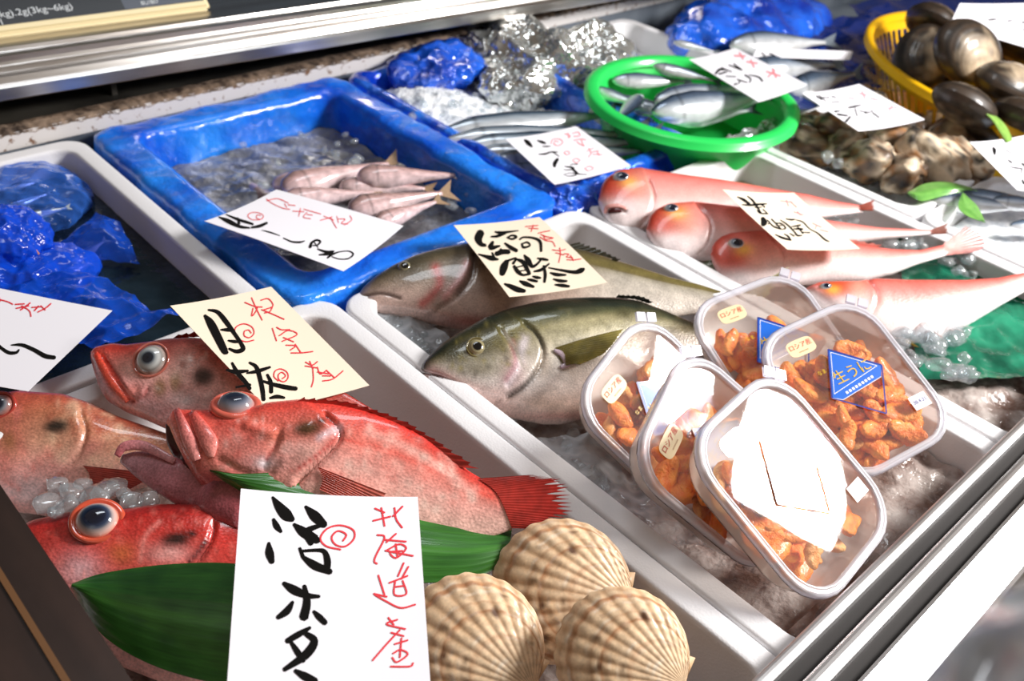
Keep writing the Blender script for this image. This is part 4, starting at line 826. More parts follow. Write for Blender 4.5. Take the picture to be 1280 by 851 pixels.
A1 = Fish('pink_tilefish', 'pink tilefish with open mouth against the blue foil', 'fish', 'pink tilefish in the styrofoam box', za([(64, 110), (70, 80), (85, 55), (120, 32), (180, 28), (260, 42), (400, 62), (550, 85), (660, 100), (740, 118), (815, 130)]),
  za([(64, 120), (75, 150), (95, 180), (130, 200), (180, 205), (260, 200), (360, 190), (480, 175), (600, 172), (700, 165), (815, 150)]), .014, 26, .42, pt_tile(775, 232, 26, 779, 222), 'pink_skin', creases=[(za([(84, 150), (105, 140), (140, 145)]), .004, .0025), (za([(205, 55), (222, 100), (212, 150), (180, 190)]), .003, .003)], plates=[(za([(205, 55), (222, 100), (212, 150), (180, 190)]), .003, .02, 1)], nosew=.18)
A1.eye(*za([(132, 48)])[0], 11, EYT, .35, None, 0, .8)
A1.bar('lip', za([(82, 152), (90, 135), (120, 132), (145, 140)]), [2, 3, 3, 2], '#e8a49c', .001, 'pink_skin'); A1.bar('mouth', za([(92, 150), (112, 143), (132, 146)]), [2, 4.5, 2], '#4a1212', .0005, 'pink_skin')
A1.fin('tail_fin', za([(808, 130), (808, 143)]), za([(850, 118), (850, 150)]), '#8c3c2a', '#a8584a', 6)
A2 = Fish('pink_tilefish', 'pink tilefish in the middle with its back under the cream card', 'fish', 'pink tilefish in the styrofoam box', za([(202, 190), (208, 165), (225, 145), (260, 128), (340, 124), (430, 135), (560, 150), (700, 175), (860, 195), (1020, 200)]),
  za([(202, 205), (215, 235), (245, 262), (300, 280), (370, 284), (460, 275), (600, 265), (750, 245), (880, 225), (1020, 212)]), .010, 26, .42, pt_tile(832, 274, 28, 839, 260), 'pink_skin', nosew=.18, creases=[(za([(345, 130), (385, 180), (372, 240), (330, 275)]), .003, .003)], plates=[(za([(345, 130), (385, 180), (372, 240), (330, 275)]), .003, .02, 1)])
A2.eye(*za([(275, 138)])[0], 10, EYT, .35, None, 0, .8); A2.fin('tail_fin', za([(1012, 200), (1012, 213)]), za([(1060, 185), (1060, 215)]), '#8c4a3a', '#7a4a3c', 6)
A3 = Fish('pink_tilefish', 'pink tilefish with raised tail fin touching the urchin pack', 'fish', 'pink tilefish in the styrofoam box', za([(385, 260), (392, 240), (410, 222), (440, 211), (520, 205), (600, 215), (700, 228), (800, 245), (900, 256), (980, 258), (1060, 240)]),
  za([(385, 275), (395, 305), (420, 335), (460, 355), (520, 364), (600, 358), (700, 350), (820, 347), (900, 328), (970, 300), (1060, 272)]), .008, 28, .42, pt_tile(920, 320, 27, 922, 305), 'pink_skin', nosew=.18, creases=[(za([(545, 212), (592, 265), (585, 320), (545, 358)]), .003, .003)], plates=[(za([(545, 212), (592, 265), (585, 320), (545, 358)]), .003, .02, 1)])
A3.eye(*za([(460, 238)])[0], 11, EYT, .35, None, 0, .75)
A3.fin('tail_fin', za([(1050, 240), (1055, 272)]), za([(1110, 193), (1150, 210), (1165, 250), (1120, 270)]), '#e39a90', '#8e4a4c', 12, .05, (0, .003)); A3.fin('dorsal_fin', za([(560, 208), (700, 226), (860, 250)]), za([(570, 203), (710, 220), (870, 246)]), '#dc7a6c', '#e8a79a', 12, .25)
def pt_A4(p):
    pt_tile(1052, 357, 22, 1035, 357, '#f8f2f4')(p)
    for i in range(9): p.line([(1085 + i * 11, 352), (1090 + i * 14, 366), (1088 + i * 15, 380)], 2.2, '#dd7468', .45)
A4 = Fish('pink_tilefish', 'pale-bellied pink tilefish resting beside the dark green sheet', 'fish', 'pink tilefish in the styrofoam box', za([(655, 366), (690, 352), (740, 350), (800, 350), (850, 341), (950, 345), (1100, 345), (1200, 338), (1290, 320), (1330, 312)]),
  za([(655, 374), (680, 395), (720, 425), (800, 468), (880, 508), (950, 528), (1020, 525), (1080, 495), (1150, 455), (1220, 412), (1290, 372), (1330, 355)]), .012, 30, .40, pt_A4, 'pink_skin', nosew=.18, creases=[(za([(835, 345), (860, 380), (850, 430), (820, 470)]), .003, .003)], plates=[(za([(835, 345), (860, 380), (850, 430), (820, 470)]), .003, .02, 1)])
A4.eye(*za([(716, 360)])[0], 8, EYT, .35, None, 0, .6)
A4.fin('tail_fin', za([(1325, 314), (1325, 356)]), za([(1400, 270), (1410, 320), (1400, 390)]), '#c9604e', '#8e4a4c', 10)
A4.fin('pelvic_fin', za([(940, 518), (975, 528)]), za([(960, 535), (1000, 545)]), '#d9b040', '#c9a040', 5)

# ================================================================== sea urchin packs
PW, PL, PD = .150, .175, .042
def rotm(a, b, g):
    return np.array((Matrix.Rotation(g, 3, 'Z') @ Matrix.Rotation(a, 3, 'X') @ Matrix.Rotation(b, 3, 'Y')))
PACKS = [
 ('clear urchin pack resting on the trevally tail', (.378, -.184, -.222, .803, .363, .034), 46, False),
 ('clear urchin pack leaning lowest against the olive-backed trevally', (.582, -.34, .407, .658, .393, .002), 46, False),
 ('clear urchin pack wedged between two leaning packs', (.604, -.389, .592, .609, .292, .042), 50, False),
 ('clear urchin pack with whole blue diamond label and date sticker showing', (.383, -.194, -.173, .800, .275, .046), 84, True),
 ('clear urchin pack lid with glaring white reflection by the steel rail', (.518, -.092, .126, .610, .227, .064), 62, True)]
SHORT = ['pack on the trevally tail', 'lowest pack against the trevally', 'pack wedged between leaning packs', 'pack showing its whole diamond label', 'pack with the glaring lid']
_R4 = rotm(*PACKS[3][1][:3]); _C4 = np.array(PACKS[3][1][3:])
def loc4(px, py): h = hit(px, py, _C4, _R4[:, 2]) - _C4; return h @ _R4[:, 0], h @ _R4[:, 1]
z4 = lambda L: [loc4(*p) for p in zz((960, 400), 4.479, L)]
DIA = z4([(335, 165), (636, 252), (662, 524), (358, 437)]); BAND = z4([(632, 318), (420, 447)]); ORI = z4([(185, 150)])[0]; DAT = z4([(850, 452)])[0]
TXD = np.array(z4([(350, 345)])[0]); TXE = np.array(z4([(555, 245)])[0])
ORD = np.array(z4([(245, 120)])[0]) - np.array(z4([(120, 175)])[0])
def rr_ring(ins, z, n=7, r=.042): 
    return [(x, y, z) for x, y in rrect(-PW / 2 + ins, PW / 2 - ins, -PL / 2 + ins, PL / 2 - ins, max(.006, r - ins * .6), n)]
def loft(rings, cap0=False, cap1=False):
    V = sum(rings, []); k = len(rings[0]); F = grid_faces(len(rings), k, True)
    if cap0: F.append(tuple(range(k))[::-1])
    if cap1: F.append(tuple((len(rings) - 1) * k + i for i in range(k)))
    return V, F
def poly_prism(pts, z0, z1):
    k = len(pts); V = [(x, y, z0) for x, y in pts] + [(x, y, z1) for x, y in pts]
    return V, [tuple(range(k))[::-1], tuple(range(k, 2 * k))] + [(i, (i + 1) % k, k + (i + 1) % k, k + i) for i in range(k)]
def make_pack():
    parts = []
    V, F = loft([rr_ring(.004, -.004), rr_ring(.006, -.012), rr_ring(.010, -.030), rr_ring(.013, -.037), rr_ring(.020, -PD)], cap1=True); parts.append(('tub', V, F, 'frost'))
    V, F = loft([rr_ring(.004, -.007), rr_ring(0, -.006), rr_ring(0, -.001), rr_ring(.0015, .001), rr_ring(.004, .0015), rr_ring(.005, .0), rr_ring(.006, .0012), rr_ring(.0075, .0012), rr_ring(.0085, -.002)]); parts.append(('lid_rim', V, F, 'rim'))
    V, F = loft([rr_ring(.0085, -.002), rr_ring(.013, -.0018), rr_ring(.03, -.0012), rr_ring(.05, -.0008)], cap1=True); parts.append(('lid', V, F, 'lid'))
    for k in (-1, 1):
        a = math.radians(45); c_ = np.array([PW / 2 - .012, PL / 2 - .012]) + k * .0065 * np.array([-math.sin(a), math.cos(a)]) + np.array([math.cos(a), math.sin(a)]) * .004
        ex = np.array([math.cos(a), math.sin(a)]); ey = np.array([-math.sin(a), math.cos(a)])
        V, F = poly_prism([tuple(c_ + ex * sx + ey * sy) for sx, sy in ((-.004, -.0052), (.006, -.0052), (.006, .0052), (-.004, .0052))], -.003, .0008); parts.append(('tab', V, F, 'rim'))
    # labels on the lid
    zl = .0
    d = unit(ORD); e = np.array([-d[1], d[0]]); c_ = np.array(ORI)
    oval = [tuple(c_ + d * .0165 * np.sign(math.cos(t)) * abs(math.cos(t)) ** .55 + e * .0092 * np.sign(math.sin(t)) * abs(math.sin(t)) ** .55) for t in np.linspace(0, 2 * math.pi, 28, endpoint=False)]
    V, F = poly_prism(oval, zl, zl + .0003); parts.append(('origin_sticker', V, F, 'st_cream'))
    T, R_, B_, L_ = map(np.array, DIA); b1, b2 = map(np.array, BAND)
    V, F = poly_prism([tuple(x) for x in (L_, b2, b1, R_, T)], zl, zl + .0003); parts.append(('brand_label', V, F, 'st_blue'))
    Vl = []; Fl = []
    def seg(a, b, w, zb):
        n_ = unit(np.array([-(b - a)[1], (b - a)[0]])) * w / 2; k = len(Vl)
        Vl.extend([(*(a - n_), zb), (*(b - n_), zb), (*(b + n_), zb), (*(a + n_), zb)]); Fl.append((k, k + 1, k + 2, k + 3))
    for a, b in ((T, R_), (R_, B_), (B_, L_), (L_, T)): seg(a, b, .0016, zl + .0005)
    parts.append(('label_outline', Vl, Fl, 'st_navy')); Vl, Fl = [], []
    c0 = (T + R_ + L_) / 3; q = [c0 + (x - c0) * .86 for x in (T, R_, L_)]
    for a, b in ((q[0], q[1]), (q[1], q[2]), (q[2], q[0])): seg(a, b, .0006, zl + .0005)
    seg(L_ * .97 + b2 * .03, b2, .0005, zl + .0005); seg(b2, b1, .0006, zl + .0005)
    mid0 = L_ * .55 + b2 * .45; mid1 = b1 * .5 + R_ * .5
    for i in range(9): a = mid0 + (mid1 - mid0) * (.2 + i * .07); seg(a, a + (mid1 - mid0) * .045, .0028, zl + .0005)
    parts.append(('label_lines', Vl, Fl, 'st_white'))
    d2 = np.array([math.cos(-.12), math.sin(-.12)]); d2 = unit(ORD); e2 = np.array([-d2[1], d2[0]]); c2 = np.array(DAT)
    V, F = poly_prism([tuple(c2 + d2 * a + e2 * b) for a, b in ((-.0105, -.0075), (.0105, -.0075), (.0105, .0075), (-.0105, .0075))], zl, zl + .0003); parts.append(('date_sticker', V, F, 'st_white'))
    return parts
def flat_text(txt, size, c_, d, sx=1.0):
    me = text_mesh(txt, size); e = np.array([-d[1], d[0]]); co = np.empty(len(me.vertices) * 3); me.vertices.foreach_get('co', co); co = co.reshape(-1, 3)
    me.vertices.foreach_set('co', np.hstack([np.asarray(c_)[None] + co[:, :1] * sx * d + co[:, 1:2] * e, np.full((len(co), 1), .0007)]).ravel()); me.update(); return me
_pp = [(nm, mesh(nm, V, F, smooth=(nm in ('tub', 'lid_rim', 'lid'))), mt) for nm, V, F, mt in make_pack()]
for nm, me, mt in _pp: me.materials.append(M[mt])
d_o = unit(ORD); e_o = np.array([-d_o[1], d_o[0]]); d_t = unit(TXE - TXD); e_t = np.array([-d_t[1], d_t[0]])
_tx = [('origin_print', flat_text('ロシア産', .0072, np.array(ORI) + e_o * .0018, d_o), 'st_red'), ('fine_print', flat_text('ooooooo', .0026, np.array(ORI) - e_o * .0048, d_o, 1.2), 'st_dark'),
       ('gold_print', flat_text('生うに', .0158, (TXD + TXE) / 2 - e_t * .001 + d_t * .004, d_t), 'st_gold'), ('gold_print', flat_text('なま', .0055, TXD + e_t * .012 - d_t * .002, d_t), 'st_gold'), ('date_print', flat_text('20.4.21', .0058, np.array(DAT) - unit(ORD)[0] * 0, unit(ORD)), 'st_navy')]
for nm, me, mt in _tx: me.materials.append(M[mt])
def roe_mesh(seed):
    r = random.Random(seed); n, k = 16, 12; V = []; bend = r.uniform(.4, 1.9); tw = r.uniform(-.5, .5)
    for i in range(n):
        t = i / (n - 1); w = .0092 * (math.sin(math.pi * min(1, max(0.02, t * .96 + .02)))) ** .55; a0 = (t - .5) * bend; R0 = .036 / bend
        cx, cz = R0 * math.sin(a0), R0 * (1 - math.cos(a0)) - .003
        for j in range(k):
            a = 2 * math.pi * j / k; rad = w * (1 - .35 * max(0, math.cos(a - 1.57)) ** 6) * (1 + .30 * nz((t * 3, math.cos(a), math.sin(a)), 1.8, seed) + .14 * nz((t * 9, math.cos(a), math.sin(a)), 2.6, seed))
            y = rad * math.cos(a) * 1.05; z = rad * .72 * math.sin(a); V.append((cx - z * math.sin(a0) , y + tw * .004 * math.sin(6 * t), cz + z * math.cos(a0)))
    F = grid_faces(n, k, True) + [tuple(range(k))[::-1], tuple((n - 1) * k + j for j in range(k))]
    return mesh('urchin_roe', V, F)
RO = [roe_mesh(i) for i in range(6)]
for i, me in enumerate(RO): me.materials.append(M['roe2'] if i == 5 else M['roe'])
for idx, (lab, q, nroe, date) in enumerate(PACKS):
    Rm = rotm(*q[:3]); C0 = np.array(q[3:]); mw = Matrix([[*Rm[i], C0[i]] for i in range(3)] + [[0, 0, 0, 1]])
    e = empty('sea_urchin_pack', (0, 0, 0), lab, 'food pack', 'clear packs of sea urchin'); off = Matrix.Translation((0, 0, -PD)); e.matrix_world = mw @ off
    lid = None; sub = {}
    for nm, me, mt in _pp + _tx:
        if not date and nm in ('date_sticker', 'date_print'): continue
        o = bpy.data.objects.new(nm, me); col.objects.link(o)
        par = e
        if nm in ('origin_print', 'fine_print'): par = sub['origin_sticker']
        elif nm in ('gold_print', 'label_lines', 'label_outline'): par = sub['brand_label']
        elif nm == 'date_print': par = sub['date_sticker']
        o.parent = par
        if par is e: o.location = (0, 0, PD); sub.setdefault(nm, o)
    r = random.Random(40 + idx); placed = []
    for k in range(nroe):
        for _ in range(40):
            x, y = r.uniform(-.054, .054), r.uniform(-.074, .040); lay = 0 if k < nroe * .45 else (1 if k < nroe * .8 else 2)
            if (abs(x) / (.045 + .004 * lay)) ** 4 + (abs(y) / (.060 + .004 * lay)) ** 4 < 1.0 and all((x - a) ** 2 + (y - b) ** 2 > .0115 ** 2 or l != lay for a, b, l in placed): break
        placed.append((x, y, lay))
        if y > .0 and abs(x) > .046: x *= .8
        z = -PD + .0085 + lay * .0105 + r.uniform(0, .002)
        o = bpy.data.objects.new('urchin_roe', RO[r.randrange(6)]); col.objects.link(o)
        o.matrix_world = mw @ Matrix.Translation((x, y, z)) @ Matrix.Rotation(r.uniform(0, 6.28), 4, 'Z') @ Matrix.Rotation(r.uniform(-.5, .5), 4, 'X') @ Matrix.Rotation(r.uniform(-.25, .25), 4, 'Y') @ Matrix.Scale(r.uniform(.85, 1.3), 4)
        tag(o, 'orange urchin tongue in the ' + SHORT[idx], 'sea urchin', 'urchin tongues in the ' + SHORT[idx])

# ================================================================== scallops
def scallop(cpx, hpx, z, tilt, label, mul=1.0, thick=.34, side=0.0):
    c3, h3 = P(*cpx, z), None
    nrm = unit(np.array([0, 0, 1.0]) * math.cos(math.radians(tilt)) + unit(TC + side * np.array([-TC[1], TC[0], 0])) * math.sin(math.radians(tilt)))
    h3 = hit(*hpx, c3, nrm); up = unit(c3 - h3); a = np.linalg.norm(c3 - h3) * mul; ex = np.cross(up, nrm); nr, na = 46, 231; nrib = 21
    e = empty('scallop', c3 - np.array([0, 0, a * .4]), label, 'scallop', 'live scallops')
    for valve, sg in (('upper_valve', 1), ('lower_valve', -1)):
        V = []; Cc = []; U = []
        for i in range(nr):
            rho = (i / (nr - 1)) ** .8
            for j in range(na):
                f = j / (na - 1); th = math.radians(-84 + 168 * f); ph = f * nrib
                rib = .5 + .5 * math.cos(2 * math.pi * ph); R_ = 2 * a * max(.09, math.cos(th)) * (1 + .014 * rib * rho)
                x, y = R_ * rho * math.sin(th), R_ * rho * math.cos(th) - a; d = min(1, math.hypot(x, y) / a)
                zz_ = a * (thick if sg > 0 else thick * .45) * max(0, 1 - d * d) ** .62
                sharp = (rib ** .7) * rho ** .8 * a * .020 * min(1, (1 - d) * 8 + .35)
                grow = .006 * a * math.sin(rho * 46 + 1.5 * nz((x, y, 0), 40)) * rho
                V.append(c3 + ex * x + up * y + nrm * (sg * (zz_ + sharp + grow) + .0012 * sg))
                U.append((x, y, 0)); g = nz((x, y, rho), 60, 3)
                base = lin('#f3d3ac') * (.52 + .48 * rib ** .7) + lin('#b07840') * (1 - rib ** .7) * .42
                if rho < .55: base = base * .9 + lin('#f0e2cc') * .1
                for rr_, wd, st in ((.97, .012, .3), (.90, .016, .85), (.74, .014, .3), (.66, .018, .7), (.45, .015, .35)):
                    k = st * math.exp(-((rho + .012 * g - rr_) / wd) ** 2); base = base * (1 - k) + lin('#a8622c') * k
                k = min(1, max(0, nz((x, y, 0), 110, 8) - .28) * 2.4) * (.4 < rho < .85); base = base * (1 - k) + lin('#5d3a22') * k
                k = max(0, g - .2) * 1.2; base = base * (1 - k) + lin('#f4ead8') * k
                Cc.append(base)
        F = grid_faces(nr, na); F = F if sg > 0 else [f[::-1] for f in F]
        obj(valve, mesh(valve, V, F, cols=np.array(Cc), uvf=np.array(U)), M['shell'], e)
    for sx in (-1, 1):
        pts = [(sx * a * .05, -a * .98), (sx * a * .42, -a * 1.0), (sx * a * .40, -a * .80), (sx * a * .26, -a * .74)]
        V = [c3 + ex * x + up * y + nrm * zq for zq in (.002, -.002) for x, y in pts]
        obj('hinge_ear', mesh('hinge_ear', V, [(0, 1, 2, 3), (7, 6, 5, 4), (0, 4, 5, 1), (1, 5, 6, 2), (2, 6, 7, 3), (3, 7, 4, 0)], cols=np.tile(lin('#d9b48a'), (8, 1)), uvf=np.zeros((8, 3))), M['shell'], e)
scallop((588, 812), (668, 862), -.008, 36, 'ribbed scallop beside the tall white card', 1.0)
scallop((702, 738), (784, 752), -.004, 40, 'ribbed scallop touching the leaf tip and the box wall', 1.06)
scallop((778, 820), (856, 856), .016, 38, 'ribbed scallop overlapping its neighbour by the foam wall', 1.0)

# ================================================================== leaves
def leaf(name, e1, e2, z1, z2, label, group, c1='#1d4f18', c2='#3f7d2c', bow=.006, rib=.0003, n=60, m=26, mid='#46852f', cup=0.0):
    A, B = catmull(e1, 8), catmull(e2, 8)
    def rs(Q, k): d = np.r_[0, np.cumsum(np.hypot(*np.diff(Q, axis=0).T))]; x = np.linspace(0, d[-1], k); return np.stack([np.interp(x, d, Q[:, i]) for i in (0, 1)], 1)
    A, B = rs(A, n), rs(B, n); V = []; Cc = []; U = []
    for i in range(n):
        f = i / (n - 1)
        for j in range(m):
            g = j / (m - 1); p = A[i] + (B[i] - A[i]) * g; z = z1[0] + (z1[1] - z1[0]) * f; zb = z2[0] + (z2[1] - z2[0]) * f
            zz_ = z + (zb - z) * g + bow * math.sin(math.pi * g) + rib * math.cos(g * math.pi * 18) + cup * abs(g - .5)
            V.append(P(*p, zz_)); vein = .5 + .5 * math.cos(g * math.pi * 18); k = math.exp(-((g - .5) / .03) ** 2)
            Cc.append((lin(c1) + (lin(c2) - lin(c1)) * (.35 + .2 * vein + .45 * nz((f * 5, g * 2, 0), 2))) * (1 - k) + lin(mid) * k); U.append((f * .2, g * 1.2, 0))
    V = np.array(V); k = len(V); F = grid_faces(n, m); F2 = [tuple(x + k for x in f[::-1]) for f in F]
    o = obj(name, mesh(name, np.vstack([V, V - np.array([0, 0, .0007])]), F + F2, cols=np.array(Cc + Cc), uvf=np.array(U + U)), M['leaf']); return tag(o, label, 'leaf', group)
leaf('bamboo_leaf', [(262, 587), (300, 592), (370, 590), (420, 597), (460, 617), (520, 640), (580, 652), (640, 660)], [(262, 589), (285, 608), (330, 640), (400, 690), (470, 725), (530, 728), (590, 722), (634, 704)], (.052, .012), (.030, .004), 'pointed green bamboo leaf running behind the tall white card', 'bamboo leaves')
leaf('bamboo_leaf', [(90, 729), (130, 716), (200, 706), (270, 703), (340, 708)], [(88, 735), (125, 790), (180, 826), (250, 849), (330, 862)], (.022, .032), (.008, .020), 'broad green bamboo leaf over the deep red rockfish', 'bamboo leaves', bow=.010)
leaf('green_leaf', [(1135, 240), (1158, 229), (1190, 228), (1222, 237)], [(1135, 242), (1152, 251), (1185, 243), (1222, 239)], (.012, .014), (.010, .012), 'pale green leaf on the rim beside the small fish', 'leaves on the small fish', '#4c8a3a', '#7cb556', .004, .0003, 24, 12)
leaf('green_leaf', [(1203, 240), (1198, 258), (1210, 270), (1232, 278)], [(1203, 240), (1212, 248), (1222, 258), (1232, 278)], (.018, .014), (.016, .013), 'small folded green leaf between the small fish', 'leaves on the small fish', '#4c8a3a', '#86bd5e', .002, .0003, 24, 12)
leaf('green_leaf', [(1228, 138), (1245, 145), (1258, 158), (1266, 175)], [(1228, 140), (1240, 150), (1250, 165), (1258, 178)], (.075, .06), (.075, .06), 'light green leaf among the big clams', 'leaves on the clams', '#6a9a3c', '#a5cf6a', .002, .0003, 24, 10)

# ================================================================== small fish
def small_fish(name, prof, cols_, tailc, eyer, eyec, th=.5, n=44, m=28, fork=.55, rollc=None, skin='small_skin'):
    """unit-length fish along +x lying on its side: y is dorsal, z is up"""
    root = bpy.data.objects.new(name, None); col.objects.link(root); X = [p[0] for p in prof]; Tp = [p[1] for p in prof]; Bt = [p[2] for p in prof]
    V = []; Cc = []; U = []; tt = np.linspace(0, 1, n) ** 1.1; cs = np.array([lin(h) for _, h in cols_]); cx = [a for a, _ in cols_]
    for t in tt:
        tp, bt = np.interp(t, X, Tp), np.interp(t, X, Bt); h = max((tp - bt) / 2, .003); c_ = (tp + bt) / 2; w = max(.003, th * max(np.subtract(Tp, Bt)) / 2 * math.sqrt(max(0, 1 - (1 - min(1, t / .25)) ** 2)) * (1 - .85 * max(0, t - .4) / .6)); w = min(w, h)
        for j in range(m):
            a = 2 * math.pi * j / m; V.append((t * .86, c_ + h * math.sin(a), w * math.cos(a))); s_ = (math.sin(a) + 1) / 2
            k = np.array([np.interp(s_, cx, cs[:, i]) for i in range(3)])
            if abs(t - .2) < .012 and abs(math.sin(a)) < .8: k = k * .55
            Cc.append(k); U.append((t, math.sin(a) * .2, a * .02))
    F = [f[::-1] for f in grid_faces(n, m, True)] + [tuple(range(m)), tuple((n - 1) * m + j for j in range(m))[::-1]]
    me = mesh('body', V, F, cols=np.array(Cc), uvf=np.array(U)); me.materials.append(M[skin]); o = bpy.data.objects.new('body', me); col.objects.link(o); o.parent = root
    tb, bb = Tp[-1], Bt[-1]; sp_ = .085
    V = [(.84, tb, .0), (.84, bb, .0), (1.0, sp_, .004), (1 - fork * .11, 0, .002), (1.0, -sp_, .004)]; V += [(x, y, z - .004) for x, y, z in V]
    F = [(0, 1, 3), (0, 3, 2), (1, 4, 3), (5, 8, 6), (5, 7, 8), (6, 8, 9), (0, 2, 7, 5), (2, 3, 8, 7), (3, 4, 9, 8), (4, 1, 6, 9)]
    me = mesh('tail_fin', V, F, smooth=False, cols=np.tile(lin(tailc), (10, 1)), uvf=np.array(V)); me.materials.append(M['fin']); o = bpy.data.objects.new('tail_fin', me); col.objects.link(o); o.parent = root
    t = .075; c_ = (np.interp(t, X, Tp) * .62 + np.interp(t, X, Bt) * .38); w = np.interp(t * .86, [0, .25], [0, th * max(np.subtract(Tp, Bt)) / 2]) 
    for sg in (1, -1):
        V = []; Cc = []
        for i in range(6):
            f = i / 5
            for j in range(16):
                a = 2 * math.pi * j / 16; V.append((t + eyer * f * math.cos(a), c_ + eyer * f * math.sin(a), sg * (w * 1.25 + eyer * .45 * (1 - f * f) - .25 * eyer))); Cc.append(lin('#0a0a0c') if f < .5 else lin(eyec))
        me = mesh('eye', V, grid_faces(6, 16, True) if sg > 0 else [f[::-1] for f in grid_faces(6, 16, True)], cols=np.array(Cc), uvf=np.array(V)); me.materials.append(M['eye']); o = bpy.data.objects.new('eye', me); col.objects.link(o); o.parent = root
    return root
def lay(root, a, b, z, roll=0.0, dz=0.0, first=False, label='', cat='fish', group='', width=1.0):
    A, B = P(*a, z), P(*b, z + dz); L_ = np.linalg.norm(B - A); x = unit(B - A); n_ = np.array([0, 0, 1.0]); y = unit(np.cross(n_, x)); z_ = np.cross(x, y)
    cr, sr = math.cos(math.radians(roll)), math.sin(math.radians(roll)); y2 = y * cr + z_ * sr; z2_ = -y * sr + z_ * cr
    o = root if first else copy_tree(root)
    Lw = L_ * width; o.matrix_world = Matrix([[x[i] * L_, y2[i] * Lw, z2_[i] * Lw, A[i]] for i in range(3)] + [[0, 0, 0, 1]]); tag(o, label, cat, group); return o
# pink fish in the blue tray
pk = small_fish('pink_fish', [(0, .02, -.02), (.04, .06, -.05), (.15, .095, -.085), (.3, .085, -.085), (.5, .06, -.06), (.75, .035, -.03), (1, .016, -.014)], [(0, '#efd6d8'), (.35, '#dcbcbc'), (.62, '#b89490'), (.85, '#8a6f66'), (1, '#6d564c')], '#a08468', .022, '#c9a0a4', .8, skin='pink_small')
g = 'pink fish in the blue lined tray'; fl = True
for a, b, z, r, lab in (((352, 238), (505, 200), -.030, 20, 'pinkish fish at the back of the pile in the blue tray'), ((446, 222), (588, 219), -.012, 25, 'smooth pink fish with pointed tail atop the pile in the blue tray'), ((424, 234), (548, 236), -.026, 10, 'pink fish with rounded head in the middle of the blue tray pile'), ((352, 250), (485, 240), -.026, 10, 'grey-pink fish touching the edge of the long white card'), ((436, 264), (570, 238), -.018, 30, 'pink fish with brownish back in the blue tray'), ((470, 280), (556, 248), -.020, 20, 'slim pale fish beside the blue film wall'), ((340, 232), (470, 214), -.040, 0, 'half sunken pink fish in the slush'), ((345, 262), (285, 212), -.058, 20, 'nearly sunken fish with its tail sticking out of the slush')):
    lay(pk, a, b, z, r, 0.0, fl, lab, group=g, width=1.35); fl = False
# slender fish in the foil tray
sf = small_fish('slender_fish', [(0, .004, -.004), (.05, .018, -.020), (.2, .050, -.050), (.45, .056, -.056), (.7, .042, -.040), (.9, .016, -.016), (1, .010, -.010)], [(0, '#e4e8ec'), (.35, '#d4dae0'), (.58, '#9aa8b5'), (.72, '#3f5468'), (.88, '#22344a'), (1, '#1a2530')], '#3a4450', .012, '#c8ccd0', .75)
g = 'slender silver fish in the foil tray'; fl = True
for i, (a, b, z, r, dz) in enumerate((((546, 166), (790, 140), .000, 30, .0), ((553, 176), (822, 166), .000, 20, .0), ((566, 184), (836, 176), -.004, 30, .0), ((580, 194), (834, 188), -.008, 10, .0), ((596, 206), (838, 184), -.012, 20, .0), ((616, 216), (808, 206), -.016, 10, .0))):
    lay(sf, a, b, z, r, dz, fl, 'slender silver blue-backed fish under the card with pink rings', group=g, width=1.2); fl = False
# sardines in the green basket
sd = small_fish('sardine', [(0, .015, -.02), (.05, .055, -.06), (.18, .10, -.11), (.35, .115, -.125), (.6, .085, -.09), (.85, .035, -.035), (1, .02, -.02)], [(0, '#eef0f2'), (.35, '#dfe3e8'), (.55, '#aeb8c4'), (.7, '#5f7188'), (.88, '#34465c'), (1, '#222c38')], '#6c7680', .02, '#d0cdc2', .62)
g = 'sardines in the green basket'; fl = True
for a, b, z, r, lab in (((815, 140), (985, 118), .026, 40, 'large sardine at the front rim of the green basket'), ((818, 126), (950, 106), .026, 30, 'sardine lying behind the largest one in the green basket'), ((816, 82), (905, 104), .040, 30, 'sardine with brown snout raised in the green basket'), ((765, 100), (870, 102), .022, 40, 'dark-backed sardine near the basket back rim'), ((738, 110), (815, 136), .020, 30, 'sardine head poking at the narrow end of the green basket'), ((802, 120), (764, 156), .022, 10, 'sardine with pale head turned across the others'), ((760, 124), (880, 148), .006, 30, 'sardine lowest in the green basket under the crossed one'), ((840, 150), (950, 136), .004, 30, 'sardine tucked under the large one at the front rim'), ((890, 120), (985, 110), .004, 20, 'sardine below the white card in the green basket'), ((780, 90), (860, 84), .006, 30, 'sardine against the back wall of the green basket'), ((842, 52), (900, 66), .02, 20, 'sardine lying behind the green basket by the blue bag')):
    lay(sd, a, b, z, r, 0, fl, lab, group=g if 'behind the green' not in lab else None, width=.86); fl = False
# dark fish in the blue film and small fish with leaves
g = 'silver fish in the dark blue film'
for a, b, z, r, lab in (((912, 56), (1050, 52), .012, 30, 'silver fish on top in the dark blue film'), ((930, 88), (1060, 80), -.01, 50, 'dark fish below the narrow card in the blue film'), ((985, 112), (1080, 90), -.01, 60, 'dark fish lying nearest the oyster box in the blue film')):
    lay(sd, a, b, z, r, 0, False, lab, group=g)
g = 'small fish with leaves'
for a, b, z, r, lab in (((1164, 250), (1300, 262), .0, 40, 'small silver fish with a folded leaf over its head'), ((1188, 246), (1310, 252), .004, 60, 'small dark-backed fish touching the pale leaf'), ((1240, 250), (1340, 262), .006, 50, 'small striped fish below the curled card'), ((1262, 282), (1360, 286), -.004, 40, 'small fish with dark round head at the foam rim')):
    lay(sd, a, b, z, r, 0, False, lab, group=g, width=.85)

